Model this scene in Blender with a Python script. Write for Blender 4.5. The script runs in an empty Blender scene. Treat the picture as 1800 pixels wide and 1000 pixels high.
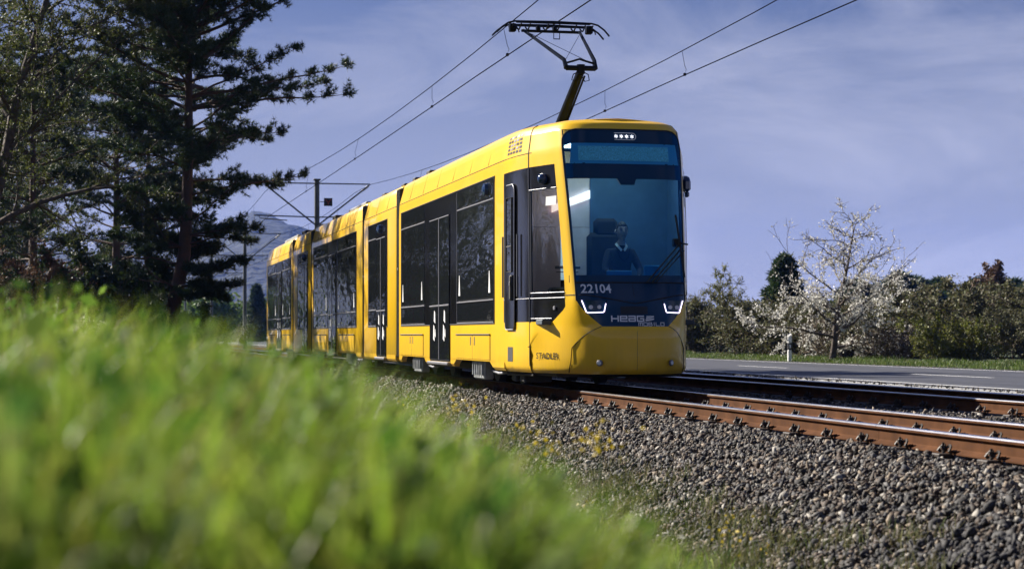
import bpy, math, random
import numpy as np
from mathutils import Vector, Matrix, noise

# ---------------------------------------------------------------- camera, sky, sun
SC = bpy.context.scene
COL = SC.collection
R = math.radians
HEAD = math.atan(731 / 3400)            # the lens looks this far right of the track direction (+Y)
cam = bpy.data.objects.new('camera', bpy.data.cameras.new('camera'))
COL.objects.link(cam)
SC.camera = cam
cam.location = (0, 0, 0.724)
cam.rotation_euler = (R(90), 0, -HEAD)
cam.data.sensor_width = 36
cam.data.lens = 68
cam.data.shift_y = 0.0494
cam.data.clip_start = 0.05
cam.data.clip_end = 9000
cam.data.dof.use_dof = True
cam.data.dof.focus_distance = 27
cam.data.dof.aperture_fstop = 3.7

SUN_EL, SUN_AZ = R(32), R(-42)          # azimuth measured from +Y towards +X
w = bpy.data.worlds.new('World')
SC.world = w
w.use_nodes = True
nt = w.node_tree
nt.nodes.clear()
def wn(t, **k):
    n = nt.nodes.new(t)
    for a, b in k.items(): setattr(n, a, b)
    return n
sky = wn('ShaderNodeTexSky', sky_type='NISHITA')
sky.sun_disc = False
sky.sun_elevation = SUN_EL
sky.sun_rotation = SUN_AZ
sky.altitude = 100
sky.air_density = 1.0
sky.dust_density = 1.2
sky.ozone_density = 3.0
tc = wn('ShaderNodeTexCoord')
mp = wn('ShaderNodeMapping')
mp.inputs['Scale'].default_value = (1.4, 1.4, 4.5)
mp.inputs['Rotation'].default_value = (0.25, 0.3, 0.5)
n1 = wn('ShaderNodeTexNoise')
n1.inputs['Scale'].default_value = 3.4
n1.inputs['Detail'].default_value = 7
n1.inputs['Roughness'].default_value = 0.62
n1.inputs['Distortion'].default_value = 0.6
cr = wn('ShaderNodeValToRGB')
cr.color_ramp.elements[0].position = 0.47
cr.color_ramp.elements[0].color = (0, 0, 0, 1)
cr.color_ramp.elements[1].position = 0.78
cr.color_ramp.elements[1].color = (0.85, 0.85, 0.85, 1)
tint = wn('ShaderNodeMixRGB', blend_type='MULTIPLY')
tint.inputs[0].default_value = 1
tint.inputs[2].default_value = (0.32, 0.34, 0.52, 1)
mix = wn('ShaderNodeMixRGB', blend_type='MIX')
mix.inputs[2].default_value = (5.6, 5.75, 7.0, 1)
bg = wn('ShaderNodeBackground')
bg.inputs['Strength'].default_value = 0.046
out = wn('ShaderNodeOutputWorld')
L = nt.links.new
L(tc.outputs['Generated'], mp.inputs[0]); L(mp.outputs[0], n1.inputs['Vector'])
L(n1.outputs[0], cr.inputs[0]); L(sky.outputs[0], tint.inputs[1])
L(tint.outputs[0], mix.inputs[1])
sx = wn('ShaderNodeSeparateXYZ'); L(tc.outputs['Generated'], sx.inputs[0])
gr = wn('ShaderNodeMapRange'); gr.inputs[1].default_value = 0.0; gr.inputs[2].default_value = 0.19; gr.inputs[3].default_value = 0.90; gr.inputs[4].default_value = 0.0
L(sx.outputs[2], gr.inputs[0])
mxx = wn('ShaderNodeMath', operation='MAXIMUM'); add_ = wn('ShaderNodeMath', operation='ADD'); ml_ = wn('ShaderNodeMath', operation='MULTIPLY')
ml_.inputs[1].default_value = 0.62; L(cr.outputs[0], ml_.inputs[0]); add_.use_clamp = True
L(gr.outputs[0], add_.inputs[0]); L(ml_.outputs[0], add_.inputs[1]); L(add_.outputs[0], mix.inputs[0])
L(mix.outputs[0], bg.inputs[0]); L(bg.outputs[0], out.inputs[0])

sl = bpy.data.lights.new('sun', 'SUN')
sl.energy = 5.0
sl.angle = R(0.53)
sl.color = (1.0, 0.93, 0.82)
sun = bpy.data.objects.new('sun', sl)
COL.objects.link(sun)
sd = Vector((math.sin(SUN_AZ) * math.cos(SUN_EL), math.cos(SUN_AZ) * math.cos(SUN_EL), math.sin(SUN_EL)))
sun.rotation_euler = sd.to_track_quat('Z', 'Y').to_euler()
sun.location = sd * 60
vs = SC.view_settings
vs.view_transform = 'Standard'; vs.look = 'None'; vs.gamma = 1; vs.exposure = 1.22; vs.use_curve_mapping = False
cy = SC.cycles
cy.use_denoising = True
cy.max_bounces = 8; cy.diffuse_bounces = 2; cy.glossy_bounces = 3; cy.transparent_max_bounces = 12
cy.transmission_bounces = 4; cy.volume_bounces = 0
cy.caustics_reflective = False; cy.caustics_refractive = False
rng = np.random.default_rng(7)
random.seed(7)

# ---------------------------------------------------------------- materials
def mat(name, col, rough=0.6, metal=0.0, coat=0.0, var=0.0, scale=6.0, bump=0.0, bscale=40.0, spec=0.5,
        emit=None, estr=0.0, island=None, col2=None, coords='Object', coatrough=0.03, detail=4, bdist=0.02, trans=0.0, hard=False):
    m = bpy.data.materials.new(name)
    m.use_nodes = True
    t = m.node_tree
    b = t.nodes['Principled BSDF']
    b.inputs['Roughness'].default_value = rough
    b.inputs['Metallic'].default_value = metal
    b.inputs['Coat Weight'].default_value = coat
    b.inputs['Coat Roughness'].default_value = coatrough
    b.inputs['Specular IOR Level'].default_value = spec
    c = (*col, 1)
    b.inputs['Base Color'].default_value = c
    if emit:
        b.inputs['Emission Color'].default_value = (*emit, 1)
        b.inputs['Emission Strength'].default_value = estr
    src = None
    if col2 or var:
        tcn = t.nodes.new('ShaderNodeTexCoord')
        nz = t.nodes.new('ShaderNodeTexNoise')
        nz.inputs['Scale'].default_value = scale
        nz.inputs['Detail'].default_value = detail
        t.links.new(tcn.outputs[coords], nz.inputs['Vector'])
        rp = t.nodes.new('ShaderNodeValToRGB')
        rp.color_ramp.elements[0].position = 0.33
        rp.color_ramp.elements[1].position = 0.68
        rp.color_ramp.elements[0].color = (*[x * (1 - var) for x in col], 1)
        rp.color_ramp.elements[1].color = (*(col2 or [min(1, x * (1 + var)) for x in col]), 1)
        t.links.new(nz.outputs[0], rp.inputs[0])
        src = rp.outputs[0]
    if island:
        g = t.nodes.new('ShaderNodeNewGeometry')
        rp = t.nodes.new('ShaderNodeValToRGB')
        els = rp.color_ramp.elements
        if hard: rp.color_ramp.interpolation = 'CONSTANT'
        while len(els) < len(island): els.new(0.5)
        for i, cc in enumerate(island):
            els[i].position = i / (len(island) - 1)
            els[i].color = (*cc, 1)
        t.links.new(g.outputs['Random Per Island'], rp.inputs[0])
        if src:
            mx = t.nodes.new('ShaderNodeMixRGB'); mx.inputs[0].default_value = 0.4
            t.links.new(rp.outputs[0], mx.inputs[1]); t.links.new(src, mx.inputs[2]); src = mx.outputs[0]
        else: src = rp.outputs[0]
    if src: t.links.new(src, b.inputs['Base Color'])
    if bump:
        tcn = t.nodes.new('ShaderNodeTexCoord')
        nz = t.nodes.new('ShaderNodeTexNoise')
        nz.inputs['Scale'].default_value = bscale
        nz.inputs['Detail'].default_value = 5
        t.links.new(tcn.outputs[coords], nz.inputs['Vector'])
        bp = t.nodes.new('ShaderNodeBump')
        bp.inputs['Strength'].default_value = bump
        bp.inputs['Distance'].default_value = bdist
        t.links.new(nz.outputs[0], bp.inputs['Height'])
        t.links.new(bp.outputs[0], b.inputs['Normal'])
        if coat: t.links.new(bp.outputs[0], b.inputs['Coat Normal'])
    if trans:                            # thin leaf: some light passes through
        o = t.nodes['Material Output']
        tl = t.nodes.new('ShaderNodeBsdfTranslucent')
        ms = t.nodes.new('ShaderNodeMixShader')
        ms.inputs[0].default_value = trans
        if src: t.links.new(src, tl.inputs[0])
        else: tl.inputs[0].default_value = c
        t.links.new(b.outputs[0], ms.inputs[1]); t.links.new(tl.outputs[0], ms.inputs[2])
        t.links.new(ms.outputs[0], o.inputs[0])
    return m

def glass_mat(name, tintc, refl_rough=0.01, ior=1.5, gcol=(1, 1, 1), veil=None):
    m = bpy.data.materials.new(name)
    m.use_nodes = True
    t = m.node_tree
    t.nodes.clear()
    o = t.nodes.new('ShaderNodeOutputMaterial')
    tr = t.nodes.new('ShaderNodeBsdfTransparent'); tr.inputs[0].default_value = (*tintc, 1)
    gl = t.nodes.new('ShaderNodeBsdfGlossy'); gl.inputs['Roughness'].default_value = refl_rough; gl.inputs[0].default_value = (*gcol, 1)
    fr = t.nodes.new('ShaderNodeFresnel'); fr.inputs[0].default_value = ior
    ms = t.nodes.new('ShaderNodeMixShader')
    t.links.new(fr.outputs[0], ms.inputs[0]); t.links.new(tr.outputs[0], ms.inputs[1]); t.links.new(gl.outputs[0], ms.inputs[2])
    last = ms.outputs[0]
    if veil:                             # diffuse blue mixed in, imitating sky haze reflected on the pane
        df = t.nodes.new('ShaderNodeBsdfDiffuse'); df.inputs[0].default_value = (*veil, 1)
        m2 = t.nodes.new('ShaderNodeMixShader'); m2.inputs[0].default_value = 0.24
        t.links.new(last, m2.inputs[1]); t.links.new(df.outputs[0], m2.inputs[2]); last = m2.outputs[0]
    t.links.new(last, o.inputs[0])
    return m

def wavy_glass():
    m = mat('tinted_window_glass', (0.012, 0.014, 0.016), rough=0.03, spec=0.75)
    t = m.node_tree
    b = t.nodes['Principled BSDF']
    tcn = t.nodes.new('ShaderNodeTexCoord')
    mpn = t.nodes.new('ShaderNodeMapping'); mpn.inputs['Scale'].default_value = (1, 0.35, 1.6)
    nz = t.nodes.new('ShaderNodeTexNoise'); nz.inputs['Scale'].default_value = 2.4; nz.inputs['Detail'].default_value = 2.5
    bp = t.nodes.new('ShaderNodeBump'); bp.inputs['Strength'].default_value = 0.3; bp.inputs['Distance'].default_value = 0.06
    t.links.new(tcn.outputs['Object'], mpn.inputs[0]); t.links.new(mpn.outputs[0], nz.inputs['Vector'])
    t.links.new(nz.outputs[0], bp.inputs['Height']); t.links.new(bp.outputs[0], b.inputs['Normal'])
    return m

M = dict(
    yellow=mat('tram_yellow_paint', (0.95, 0.56, 0.003), rough=0.35, coat=0.42, var=0.05, scale=1.2, bump=0.035, bscale=1.4, bdist=0.05),
    black=mat('gloss_black_panel', (0.008, 0.008, 0.009), rough=0.12, spec=0.4, bump=0.04, bscale=3),
    glass=wavy_glass(),
    mask=mat('navy_front_mask', (0.003, 0.035, 0.085), rough=0.15, coat=0.25, spec=0.3, bump=0.01, bscale=3),
    rubber=mat('black_rubber', (0.015, 0.015, 0.016), rough=0.7, bump=0.2, bscale=30),
    silver=mat('brushed_aluminium', (0.17, 0.17, 0.19), rough=0.5, metal=0.4),
    grey=mat('grey_painted_steel', (0.33, 0.34, 0.35), rough=0.5, metal=0.3, var=0.3, scale=9, bump=0.3, bscale=25),
    dark=mat('dark_underframe', (0.03, 0.028, 0.026), rough=0.7, var=0.4, scale=7, bump=0.3, bscale=18),
    white=mat('white_film', (0.8, 0.8, 0.8), rough=0.4),
    blackprint=mat('black_print', (0.01, 0.01, 0.01), rough=0.4),
    windscreen=glass_mat('blue_tinted_windscreen', (0.42, 0.80, 1.0), gcol=(0.25, 0.5, 0.9), ior=1.6, veil=(0.006, 0.19, 0.52)),
    cabglass=glass_mat('cab_side_glass', (0.27, 0.30, 0.30), ior=1.8),
    lining=mat('cab_lining_grey', (0.06, 0.13, 0.24), rough=0.8, var=0.1),
    pale=mat('pale_partition_panel', (0.78, 0.62, 0.66), rough=0.6, var=0.08),
    displ=mat('display_glass', (0.09, 0.50, 0.70), rough=0.22, var=0.25, scale=60),
    displf=mat('display_frame', (0.01, 0.28, 0.60), rough=0.3),
    led=mat('white_light_emitting_dot', (1, 1, 1), emit=(0.85, 0.9, 1.0), estr=0.8),
    leddim=mat('dim_display_rim', (.3, .35, .4), emit=(0.7, 0.8, 1.0), estr=0.10),
    drl=mat('headlight_ring_light', (1, 1, 1), emit=(0.80, 0.68, 1.0), estr=1.5),
    lampstrip=mat('ceiling_lamp_strip', (1, 0.9, 0.85), emit=(1.0, 0.72, 0.64), estr=1.3),
    lens=mat('lamp_lens', (0.75, 0.76, 0.8), rough=0.15, spec=0.8),
    cam=mat('navy_camera_pod', (0.01, 0.035, 0.11), rough=0.12, coat=0.6),
    dash=mat('dashboard_plastic', (0.05, 0.07, 0.09), rough=0.6, var=0.2),
    seat=mat('black_seat_fabric', (0.012, 0.014, 0.018), rough=0.9, bump=0.2),
    rail=mat('rusty_rail_web', (0.088, 0.038, 0.017), rough=0.95, spec=0.1, var=0.28, scale=3.5, bump=0.25, bscale=60, bdist=0.004),
    railtop=mat('polished_rail_head', (0.55, 0.54, 0.56), rough=0.22, metal=1.0, var=0.2, scale=4),
    clip=mat('dark_rusty_clip', (0.035, 0.024, 0.018), rough=0.6, var=0.3, scale=20),
    stone=mat('ballast_stone', (0.1, 0.08, 0.06), rough=0.75, bump=0.5, bscale=55, bdist=0.006,
              hard=True, island=[(0.012, 0.010, 0.009), (0.055, 0.036, 0.025), (0.10, 0.072, 0.05), (0.022, 0.019, 0.018), (0.20, 0.155, 0.11), (0.05, 0.048, 0.052), (0.03, 0.019, 0.013),
                      (0.03, 0.028, 0.03), (0.28, 0.26, 0.23), (0.055, 0.035, 0.024), (0.016, 0.015, 0.015), (0.09, 0.085, 0.085), (0.025, 0.018, 0.014), (0.04, 0.04, 0.042)]),
    bed=mat('ballast_fines', (0.045, 0.037, 0.03), rough=0.95, var=0.4, scale=14, bump=0.9, bscale=22, bdist=0.05),
    asphalt=mat('asphalt', (0.062, 0.065, 0.078), rough=0.62, var=0.16, scale=3, bump=0.25, bscale=70, bdist=0.006),
    roadpaint=mat('white_road_paint', (0.75, 0.75, 0.74), rough=0.6, var=0.12, scale=8),
    soil=mat('meadow_soil', (0.035, 0.055, 0.014), rough=0.95, var=0.45, scale=1.3, bump=0.7, bscale=8, bdist=0.05),
    mast=mat('galvanised_mast_steel', (0.12, 0.13, 0.13), rough=0.55, metal=0.4, var=0.2),
    wire=mat('copper_wire_dark', (0.008, 0.008, 0.009), rough=1.0, spec=0.0),
    insul=mat('brown_grey_insulator', (0.35, 0.34, 0.35), rough=0.3),
    panto=mat('pantograph_blue_black', (0.010, 0.014, 0.026), rough=1.0, spec=0.02, var=0.2),
    skin=mat('skin', (0.62, 0.42, 0.34), rough=0.5, bump=0.05, bscale=80),
    hair=mat('dark_hair', (0.015, 0.012, 0.010), rough=0.6, bump=0.4, bscale=90),
    jacket=mat('navy_uniform', (0.018, 0.022, 0.035), rough=0.85, bump=0.2, bscale=60),
    shirt=mat('white_shirt', (0.8, 0.8, 0.8), rough=0.8),
)

def weather(m, dirt, z0, z1, amt):
    """road dirt that thickens towards the skirt, broken up by noise"""
    t = m.node_tree; b = t.nodes['Principled BSDF']
    old = b.inputs['Base Color'].links[0].from_socket
    tcn = t.nodes.new('ShaderNodeTexCoord'); sp = t.nodes.new('ShaderNodeSeparateXYZ'); mr = t.nodes.new('ShaderNodeMapRange')
    mr.inputs[1].default_value = z0; mr.inputs[2].default_value = z1; mr.inputs[3].default_value = amt; mr.inputs[4].default_value = 0.04
    mpn = t.nodes.new('ShaderNodeMapping'); mpn.inputs['Scale'].default_value = (4, 4, .6)
    nz = t.nodes.new('ShaderNodeTexNoise'); nz.inputs['Scale'].default_value = 1.6; nz.inputs['Detail'].default_value = 7; nz.inputs['Roughness'].default_value = .7
    mu = t.nodes.new('ShaderNodeMath'); mu.operation = 'MULTIPLY'
    mx = t.nodes.new('ShaderNodeMixRGB'); mx.inputs[2].default_value = (*dirt, 1)
    t.links.new(tcn.outputs['Object'], sp.inputs[0]); t.links.new(sp.outputs[2], mr.inputs[0]); t.links.new(tcn.outputs['Object'], mpn.inputs[0])
    t.links.new(mpn.outputs[0], nz.inputs['Vector']); t.links.new(nz.outputs[0], mu.inputs[0]); t.links.new(mr.outputs[0], mu.inputs[1])
    t.links.new(mu.outputs[0], mx.inputs[0]); t.links.new(old, mx.inputs[1]); t.links.new(mx.outputs[0], b.inputs['Base Color'])
weather(M['yellow'], (0.20, 0.13, 0.06), 0.2, 0.85, 0.62)

# ---------------------------------------------------------------- helpers
class MB:
    def __init__(s): s.v = []; s.f = []; s.m = []
    def add(s, vs_, fs, mi=0):
        o = len(s.v); s.v += [tuple(p) for p in vs_]
        for f in fs: s.f.append(tuple(i + o for i in f)); s.m.append(mi)
    def box(s, x0, x1, y0, y1, z0, z1, mi=0):
        s.add([(x0,y0,z0),(x1,y0,z0),(x1,y1,z0),(x0,y1,z0),(x0,y0,z1),(x1,y0,z1),(x1,y1,z1),(x0,y1,z1)],
              [(0,3,2,1),(4,5,6,7),(0,1,5,4),(1,2,6,5),(2,3,7,6),(3,0,4,7)], mi)
    def bev(s, x0, x1, y0, y1, z0, z1, b=0.01, mi=0):
        """box with chamfered edges"""
        vs_ = []
        idx = {}
        for ix, X in enumerate((x0, x1)):
            for iy, Y in enumerate((y0, y1)):
                for iz, Z in enumerate((z0, z1)):
                    sx, sy, sz = 1 - 2 * ix, 1 - 2 * iy, 1 - 2 * iz
                    for a in range(3):
                        p = [X + sx * b, Y + sy * b, Z + sz * b]
                        p[a] = (X, Y, Z)[a]
                        idx[(ix, iy, iz, a)] = len(vs_); vs_.append(p)
        fs = []
        for i in (0, 1):
            q = [(i,0,0,0),(i,1,0,0),(i,1,1,0),(i,0,1,0)]; fs.append([idx[k] for k in (q if i else q[::-1])])
            q = [(0,i,0,1),(0,i,1,1),(1,i,1,1),(1,i,0,1)]; fs.append([idx[k] for k in (q if i else q[::-1])])
            q = [(0,0,i,2),(1,0,i,2),(1,1,i,2),(0,1,i,2)]; fs.append([idx[k] for k in (q if i else q[::-1])])
        for i in (0, 1):
            for j in (0, 1):
                fs.append([idx[(i,j,0,0)], idx[(i,j,1,0)], idx[(i,j,1,1)], idx[(i,j,0,1)]])
                fs.append([idx[(i,0,j,0)], idx[(i,1,j,0)], idx[(i,1,j,2)], idx[(i,0,j,2)]])
                fs.append([idx[(0,i,j,1)], idx[(1,i,j,1)], idx[(1,i,j,2)], idx[(0,i,j,2)]])
                for k in (0, 1): fs.append([idx[(i,j,k,0)], idx[(i,j,k,1)], idx[(i,j,k,2)]])
        s.add(vs_, fs, mi)
    def tube(s, pts, rad, n=6, mi=0, caps=True):
        pts = [Vector(p) for p in pts]
        if not hasattr(rad, '__len__'): rad = [rad] * len(pts)
        ring = []
        up = None
        o = len(s.v)
        for i, p in enumerate(pts):
            d = (pts[min(i + 1, len(pts) - 1)] - pts[max(i - 1, 0)]).normalized()
            if up is None: up = Vector((0, 0, 1)) if abs(d.z) < 0.9 else Vector((1, 0, 0))
            a = d.cross(up).normalized(); b = a.cross(d).normalized(); up = b
            for k in range(n):
                t = 2 * math.pi * k / n
                s.v.append(tuple(p + (a * math.cos(t) + b * math.sin(t)) * rad[i]))
        for i in range(len(pts) - 1):
            for k in range(n):
                s.f.append((o+i*n+k, o+i*n+(k+1)%n, o+(i+1)*n+(k+1)%n, o+(i+1)*n+k)); s.m.append(mi)
        if caps:
            s.f.append(tuple(o+k for k in range(n))[::-1]); s.m.append(mi)
            s.f.append(tuple(o+(len(pts)-1)*n+k for k in range(n))); s.m.append(mi)
    def cyl(s, a, b, r, n=12, mi=0): s.tube([a, b], r, n, mi)
    def build(s, name, mats, parent=None, smooth=False, fix=True):
        me = bpy.data.meshes.new(name)
        me.from_pydata(s.v, [], s.f)
        if not isinstance(mats, (list, tuple)): mats = [mats]
        for m in mats: me.materials.append(m)
        if len(mats) > 1: me.polygons.foreach_set('material_index', s.m)
        if fix:
            import bmesh
            bm = bmesh.new(); bm.from_mesh(me); bmesh.ops.recalc_face_normals(bm, faces=bm.faces); bm.to_mesh(me); bm.free()
        if smooth:
            me.shade_smooth()
            try: me.set_sharp_from_angle(angle=R(40))
            except Exception: pass
        me.update()
        o = bpy.data.objects.new(name, me)
        COL.objects.link(o)
        o.parent = parent
        return o

def raw(name, V, F, m, parent=None, matidx=None):
    """mesh from numpy arrays; F is (n,k)"""
    V = np.ascontiguousarray(V, dtype=np.float32); F = np.ascontiguousarray(F, dtype=np.int32)
    me = bpy.data.meshes.new(name)
    me.vertices.add(len(V)); me.vertices.foreach_set('co', V.ravel())
    n, k = F.shape
    me.loops.add(n * k); me.loops.foreach_set('vertex_index', F.ravel())
    me.polygons.add(n)
    me.polygons.foreach_set('loop_start', np.arange(0, n * k, k, dtype=np.int32))
    me.polygons.foreach_set('loop_total', np.full(n, k, dtype=np.int32))
    for x in (m if isinstance(m, (list, tuple)) else [m]): me.materials.append(x)
    if matidx is not None: me.polygons.foreach_set('material_index', np.asarray(matidx, dtype=np.int32))
    me.update(); me.validate()
    o = bpy.data.objects.new(name, me); COL.objects.link(o); o.parent = parent
    return o

def tag(o, label=None, cat=None, group=None, kind=None):
    if label: o['label'] = label
    if cat: o['category'] = cat
    if group: o['group'] = group
    if kind: o['kind'] = kind
    return o
def empty(name, loc=(0, 0, 0), rz=0):
    o = bpy.data.objects.new(name, None); COL.objects.link(o); o.location = loc; o.rotation_euler = (0, 0, rz)
    o.empty_display_size = 0.1
    return o
def dup(o, parent=None, loc=None, rz=None, scale=None):
    c = o.copy(); COL.objects.link(c); c.parent = parent
    if loc is not None: c.location = loc
    if rz is not None: c.rotation_euler = (0, 0, rz)
    if scale is not None: c.scale = scale
    for ch in list(o.children): dup(ch, c)
    return c
def sstep(a, b, x):
    t = np.clip((x - a) / (b - a), 0, 1); return t * t * (3 - 2 * t)
HAZE_D = 0.00011
# ---------------------------------------------------------------- ground, track bed, road
def ground_z(x, y):
    """terrain height; rail heads are at 0"""
    x = np.asarray(x, dtype=float); y = np.asarray(y, dtype=float)
    xp = [-400, -6, -1.5, -0.2, 0.3, 0.6, 0.9, 1.4, 2.4, 3.6, 12.9, 13.6, 13.9, 22.3, 22.6, 24.5, 26, 400]
    zp = [0.25, 0.35, 0.46, 0.40, 0.32, 0.20, 0.02, -0.28, -0.57, -0.66, -0.66, -0.28, -0.24, -0.24, -0.20, -0.12, -0.1, 0.0]
    z = np.interp(x, xp, zp)
    fl = sstep(60, 160, y)                      # further out the bank flattens into the field
    z = z * (1 - fl) + fl * np.where(x < 4, -0.24, z)
    return z + 0.03 * np.sin(x * 1.7 + y * 0.6) * np.sin(y * 0.9 - x * 0.4) * (np.abs(x - 8) > 5.5)

def sheet(name, xs, ys, zf, m):
    X, Y = np.meshgrid(xs, ys)
    Z = zf(X, Y)
    V = np.stack([X, Y, Z], -1).reshape(-1, 3)
    ny, nx = X.shape
    i = np.arange(ny * nx).reshape(ny, nx)
    F = np.stack([i[:-1, :-1], i[:-1, 1:], i[1:, 1:], i[1:, :-1]], -1).reshape(-1, 4)
    o = raw(name, V, F, m)
    o.data.shade_smooth()
    return o
gx = np.unique(np.concatenate([np.linspace(-3000, -60, 14), np.linspace(-60, -6, 14), np.linspace(-6, 28, 120), np.linspace(28, 90, 14), np.linspace(90, 3000, 12)]))
gy = np.unique(np.concatenate([np.linspace(-400, -20, 5), np.linspace(-20, 0, 12), np.linspace(0, 40, 130), np.linspace(40, 260, 60), np.linspace(260, 3690, 16)]))
tag(sheet('ground', gx, gy, ground_z, M['soil']), kind='structure')

# ballast shoulder and bed
BX = [3.55, 3.9, 5.35, 5.80, 6.05, 6.4, 6.7, 7.0, 7.25, 7.55, 7.9, 9.2, 9.75, 10.1, 11.4, 11.9, 12.6, 13.3, 13.92]
BZ = [-0.70, -0.60, -0.24, -0.185, -0.19, -0.19, -0.165, -0.165, -0.19, -0.19, -0.165, -0.165, -0.19, -0.19, -0.18, -0.19, -0.30, -0.40, -0.31]
def bed_z(x, y): return np.interp(x, BX, BZ) + 0.02 * np.sin(7 * x + 3 * y) * np.sin(5 * y - 2 * x)
bed = tag(sheet('ballast_bed', np.linspace(3.55, 13.92, 92), np.unique(np.concatenate([np.linspace(-15, 60, 260), np.linspace(60, 400, 40)])), bed_z, M['bed']), kind='structure')

# stones: distorted low polyhedra
PHI = (1 + 5 ** .5) / 2
ICO = np.array([(-1,PHI,0),(1,PHI,0),(-1,-PHI,0),(1,-PHI,0),(0,-1,PHI),(0,1,PHI),(0,-1,-PHI),(0,1,-PHI),(PHI,0,-1),(PHI,0,1),(-PHI,0,-1),(-PHI,0,1)]) / 1.9
ICF = np.array([(0,11,5),(0,5,1),(0,1,7),(0,7,10),(0,10,11),(1,5,9),(5,11,4),(11,10,2),(10,7,6),(7,1,8),(3,9,4),(3,4,2),(3,2,6),(3,6,8),(3,8,9),(4,9,5),(2,4,11),(6,2,10),(8,6,7),(9,8,1)])
def rot_mats(n):
    q = rng.normal(size=(n, 4)); q /= np.linalg.norm(q, axis=1)[:, None]
    a, b, c, d = q.T
    return np.stack([1-2*(c*c+d*d), 2*(b*c-a*d), 2*(b*d+a*c), 2*(b*c+a*d), 1-2*(b*b+d*d), 2*(c*d-a*b), 2*(b*d-a*c), 2*(c*d+a*b), 1-2*(b*b+c*c)], -1).reshape(n, 3, 3)
def stones(P, size):
    n = len(P)
    base = ICO[None] * (1 + rng.uniform(-0.46, 0.46, (n, 12, 1)))
    base = base * (size[:, None, None] * rng.uniform((0.8, 0.45, 0.28), (1.5, 1.0, 0.7), (n, 3))[:, None, :])
    V = np.einsum('nij,nkj->nki', rot_mats(n), base) + P[:, None, :]
    F = ICF[None] + (np.arange(n) * 12)[:, None, None]
    return V, F
def scatter(n, x0, x1, y0, y1, zf, lift=0.01, jit=0.02):
    x = rng.uniform(x0, x1, n); y = rng.uniform(y0, y1, n)
    return np.stack([x, y, zf(x, y) + lift + rng.uniform(-jit, jit, n)], -1)
P = np.concatenate([
    scatter(33000, 3.55, 5.98, 8.2, 19, bed_z), scatter(20000, 3.6, 5.98, 19, 29, bed_z), scatter(9000, 3.6, 5.98, 29, 44, bed_z),
    scatter(4500, 3.55, 6.0, 44, 66, bed_z), scatter(5200, 6.5, 7.3, 11.0, 28, bed_z, -0.008), scatter(9500, 7.6, 10.0, 12.0, 28, bed_z, -0.008),
    scatter(4500, 10.2, 11.9, 15, 30, bed_z, -0.005), scatter(7000, 11.7, 13.9, 15, 34, bed_z, 0.0), scatter(2500, 6.2, 13, 28, 46, bed_z, -0.01),
    scatter(2600, 3.0, 3.8, 8.2, 28, ground_z, 0.01), scatter(600, 2.5, 3.3, 8.2, 28, ground_z, 0.01)])
keep = np.abs(P[:, 0] - 6.22) > 0.17
keep &= np.abs(P[:, 0] - 7.40) > 0.17
keep &= np.abs(P[:, 0] - 9.92) > 0.17
keep &= np.abs(P[:, 0] - 11.1) > 0.13
P = P[keep]
size = rng.uniform(0.013, 0.032, len(P)) * rng.uniform(.8, 1.15, len(P)) * np.where(rng.random(len(P)) < 0.10, 1.4, 1.0) * np.where(P[:, 1] > 29, 1.35, 1.0)
# the 300 that show largest: nearest stones inside the view on the near shoulder
az = np.arctan2(P[:, 0], P[:, 1]) - HEAD
dist = P[:, 0] * math.sin(HEAD) + P[:, 1] * math.cos(HEAD)
vdown = (0.724 - P[:, 2]) / dist
seen = (np.tan(az) < 0.262) & (vdown < 0.119) & (P[:, 0] < 6.1) & (P[:, 0] > 3.4)
order = np.argsort(np.where(seen, dist - size * 60, 1e9))[:298]
single = np.zeros(len(P), bool); single[order] = True
V, F = stones(P[~single], size[~single])
tag(raw('ballast_stones', V.reshape(-1, 3), F.reshape(-1, 3), M['stone'], bed), kind='stuff')
for p, s_ in zip(P[single], size[single] * 1.08):
    V, F = stones(np.zeros((1, 3)), np.array([s_]))
    o = raw('stone', V[0], F[0], M['stone'], bed)
    o.location = p

# road
def strip(name, x0, x1, ys, z, m, zoff=0.0, parent=None):
    return None
road = MB()
ys = [-60, 0, 20, 40, 60, 90, 130, 190, 400, 1200]
for a, b in zip(ys[:-1], ys[1:]):
    road.add([(14.0, a, -0.15), (22.2, a, -0.15), (22.2, b, -0.15), (14.0, b, -0.15)], [(0, 1, 2, 3)])
    road.add([(13.9, a, -0.30), (14.0, a, -0.15), (14.0, b, -0.15), (13.9, b, -0.30)], [(0, 1, 2, 3)])
    road.add([(22.2, a, -0.15), (22.3, a, -0.30), (22.3, b, -0.30), (22.2, b, -0.15)], [(0, 1, 2, 3)])
rd = tag(road.build('road', M['asphalt'], smooth=False), kind='structure')
def line(x0, x1, y0, y1, z=-0.146):
    b = MB(); b.add([(x0, y0, z), (x1, y0, z), (x1, y1, z), (x0, y1, z)], [(0, 1, 2, 3)]); return b
line(14.45, 14.58, -60, 1200).build('edge_line', M['roadpaint'], rd)
line(21.6, 21.73, -60, 1200).build('edge_line', M['roadpaint'], rd)
y = 12.6
while y < 150:
    line(17.85, 17.98, y, y + 4.0).build('centre_dash', M['roadpaint'], rd); y += 12.0
seam = mat('tar_seam', (0.02, 0.02, 0.022), rough=0.5)
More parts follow.
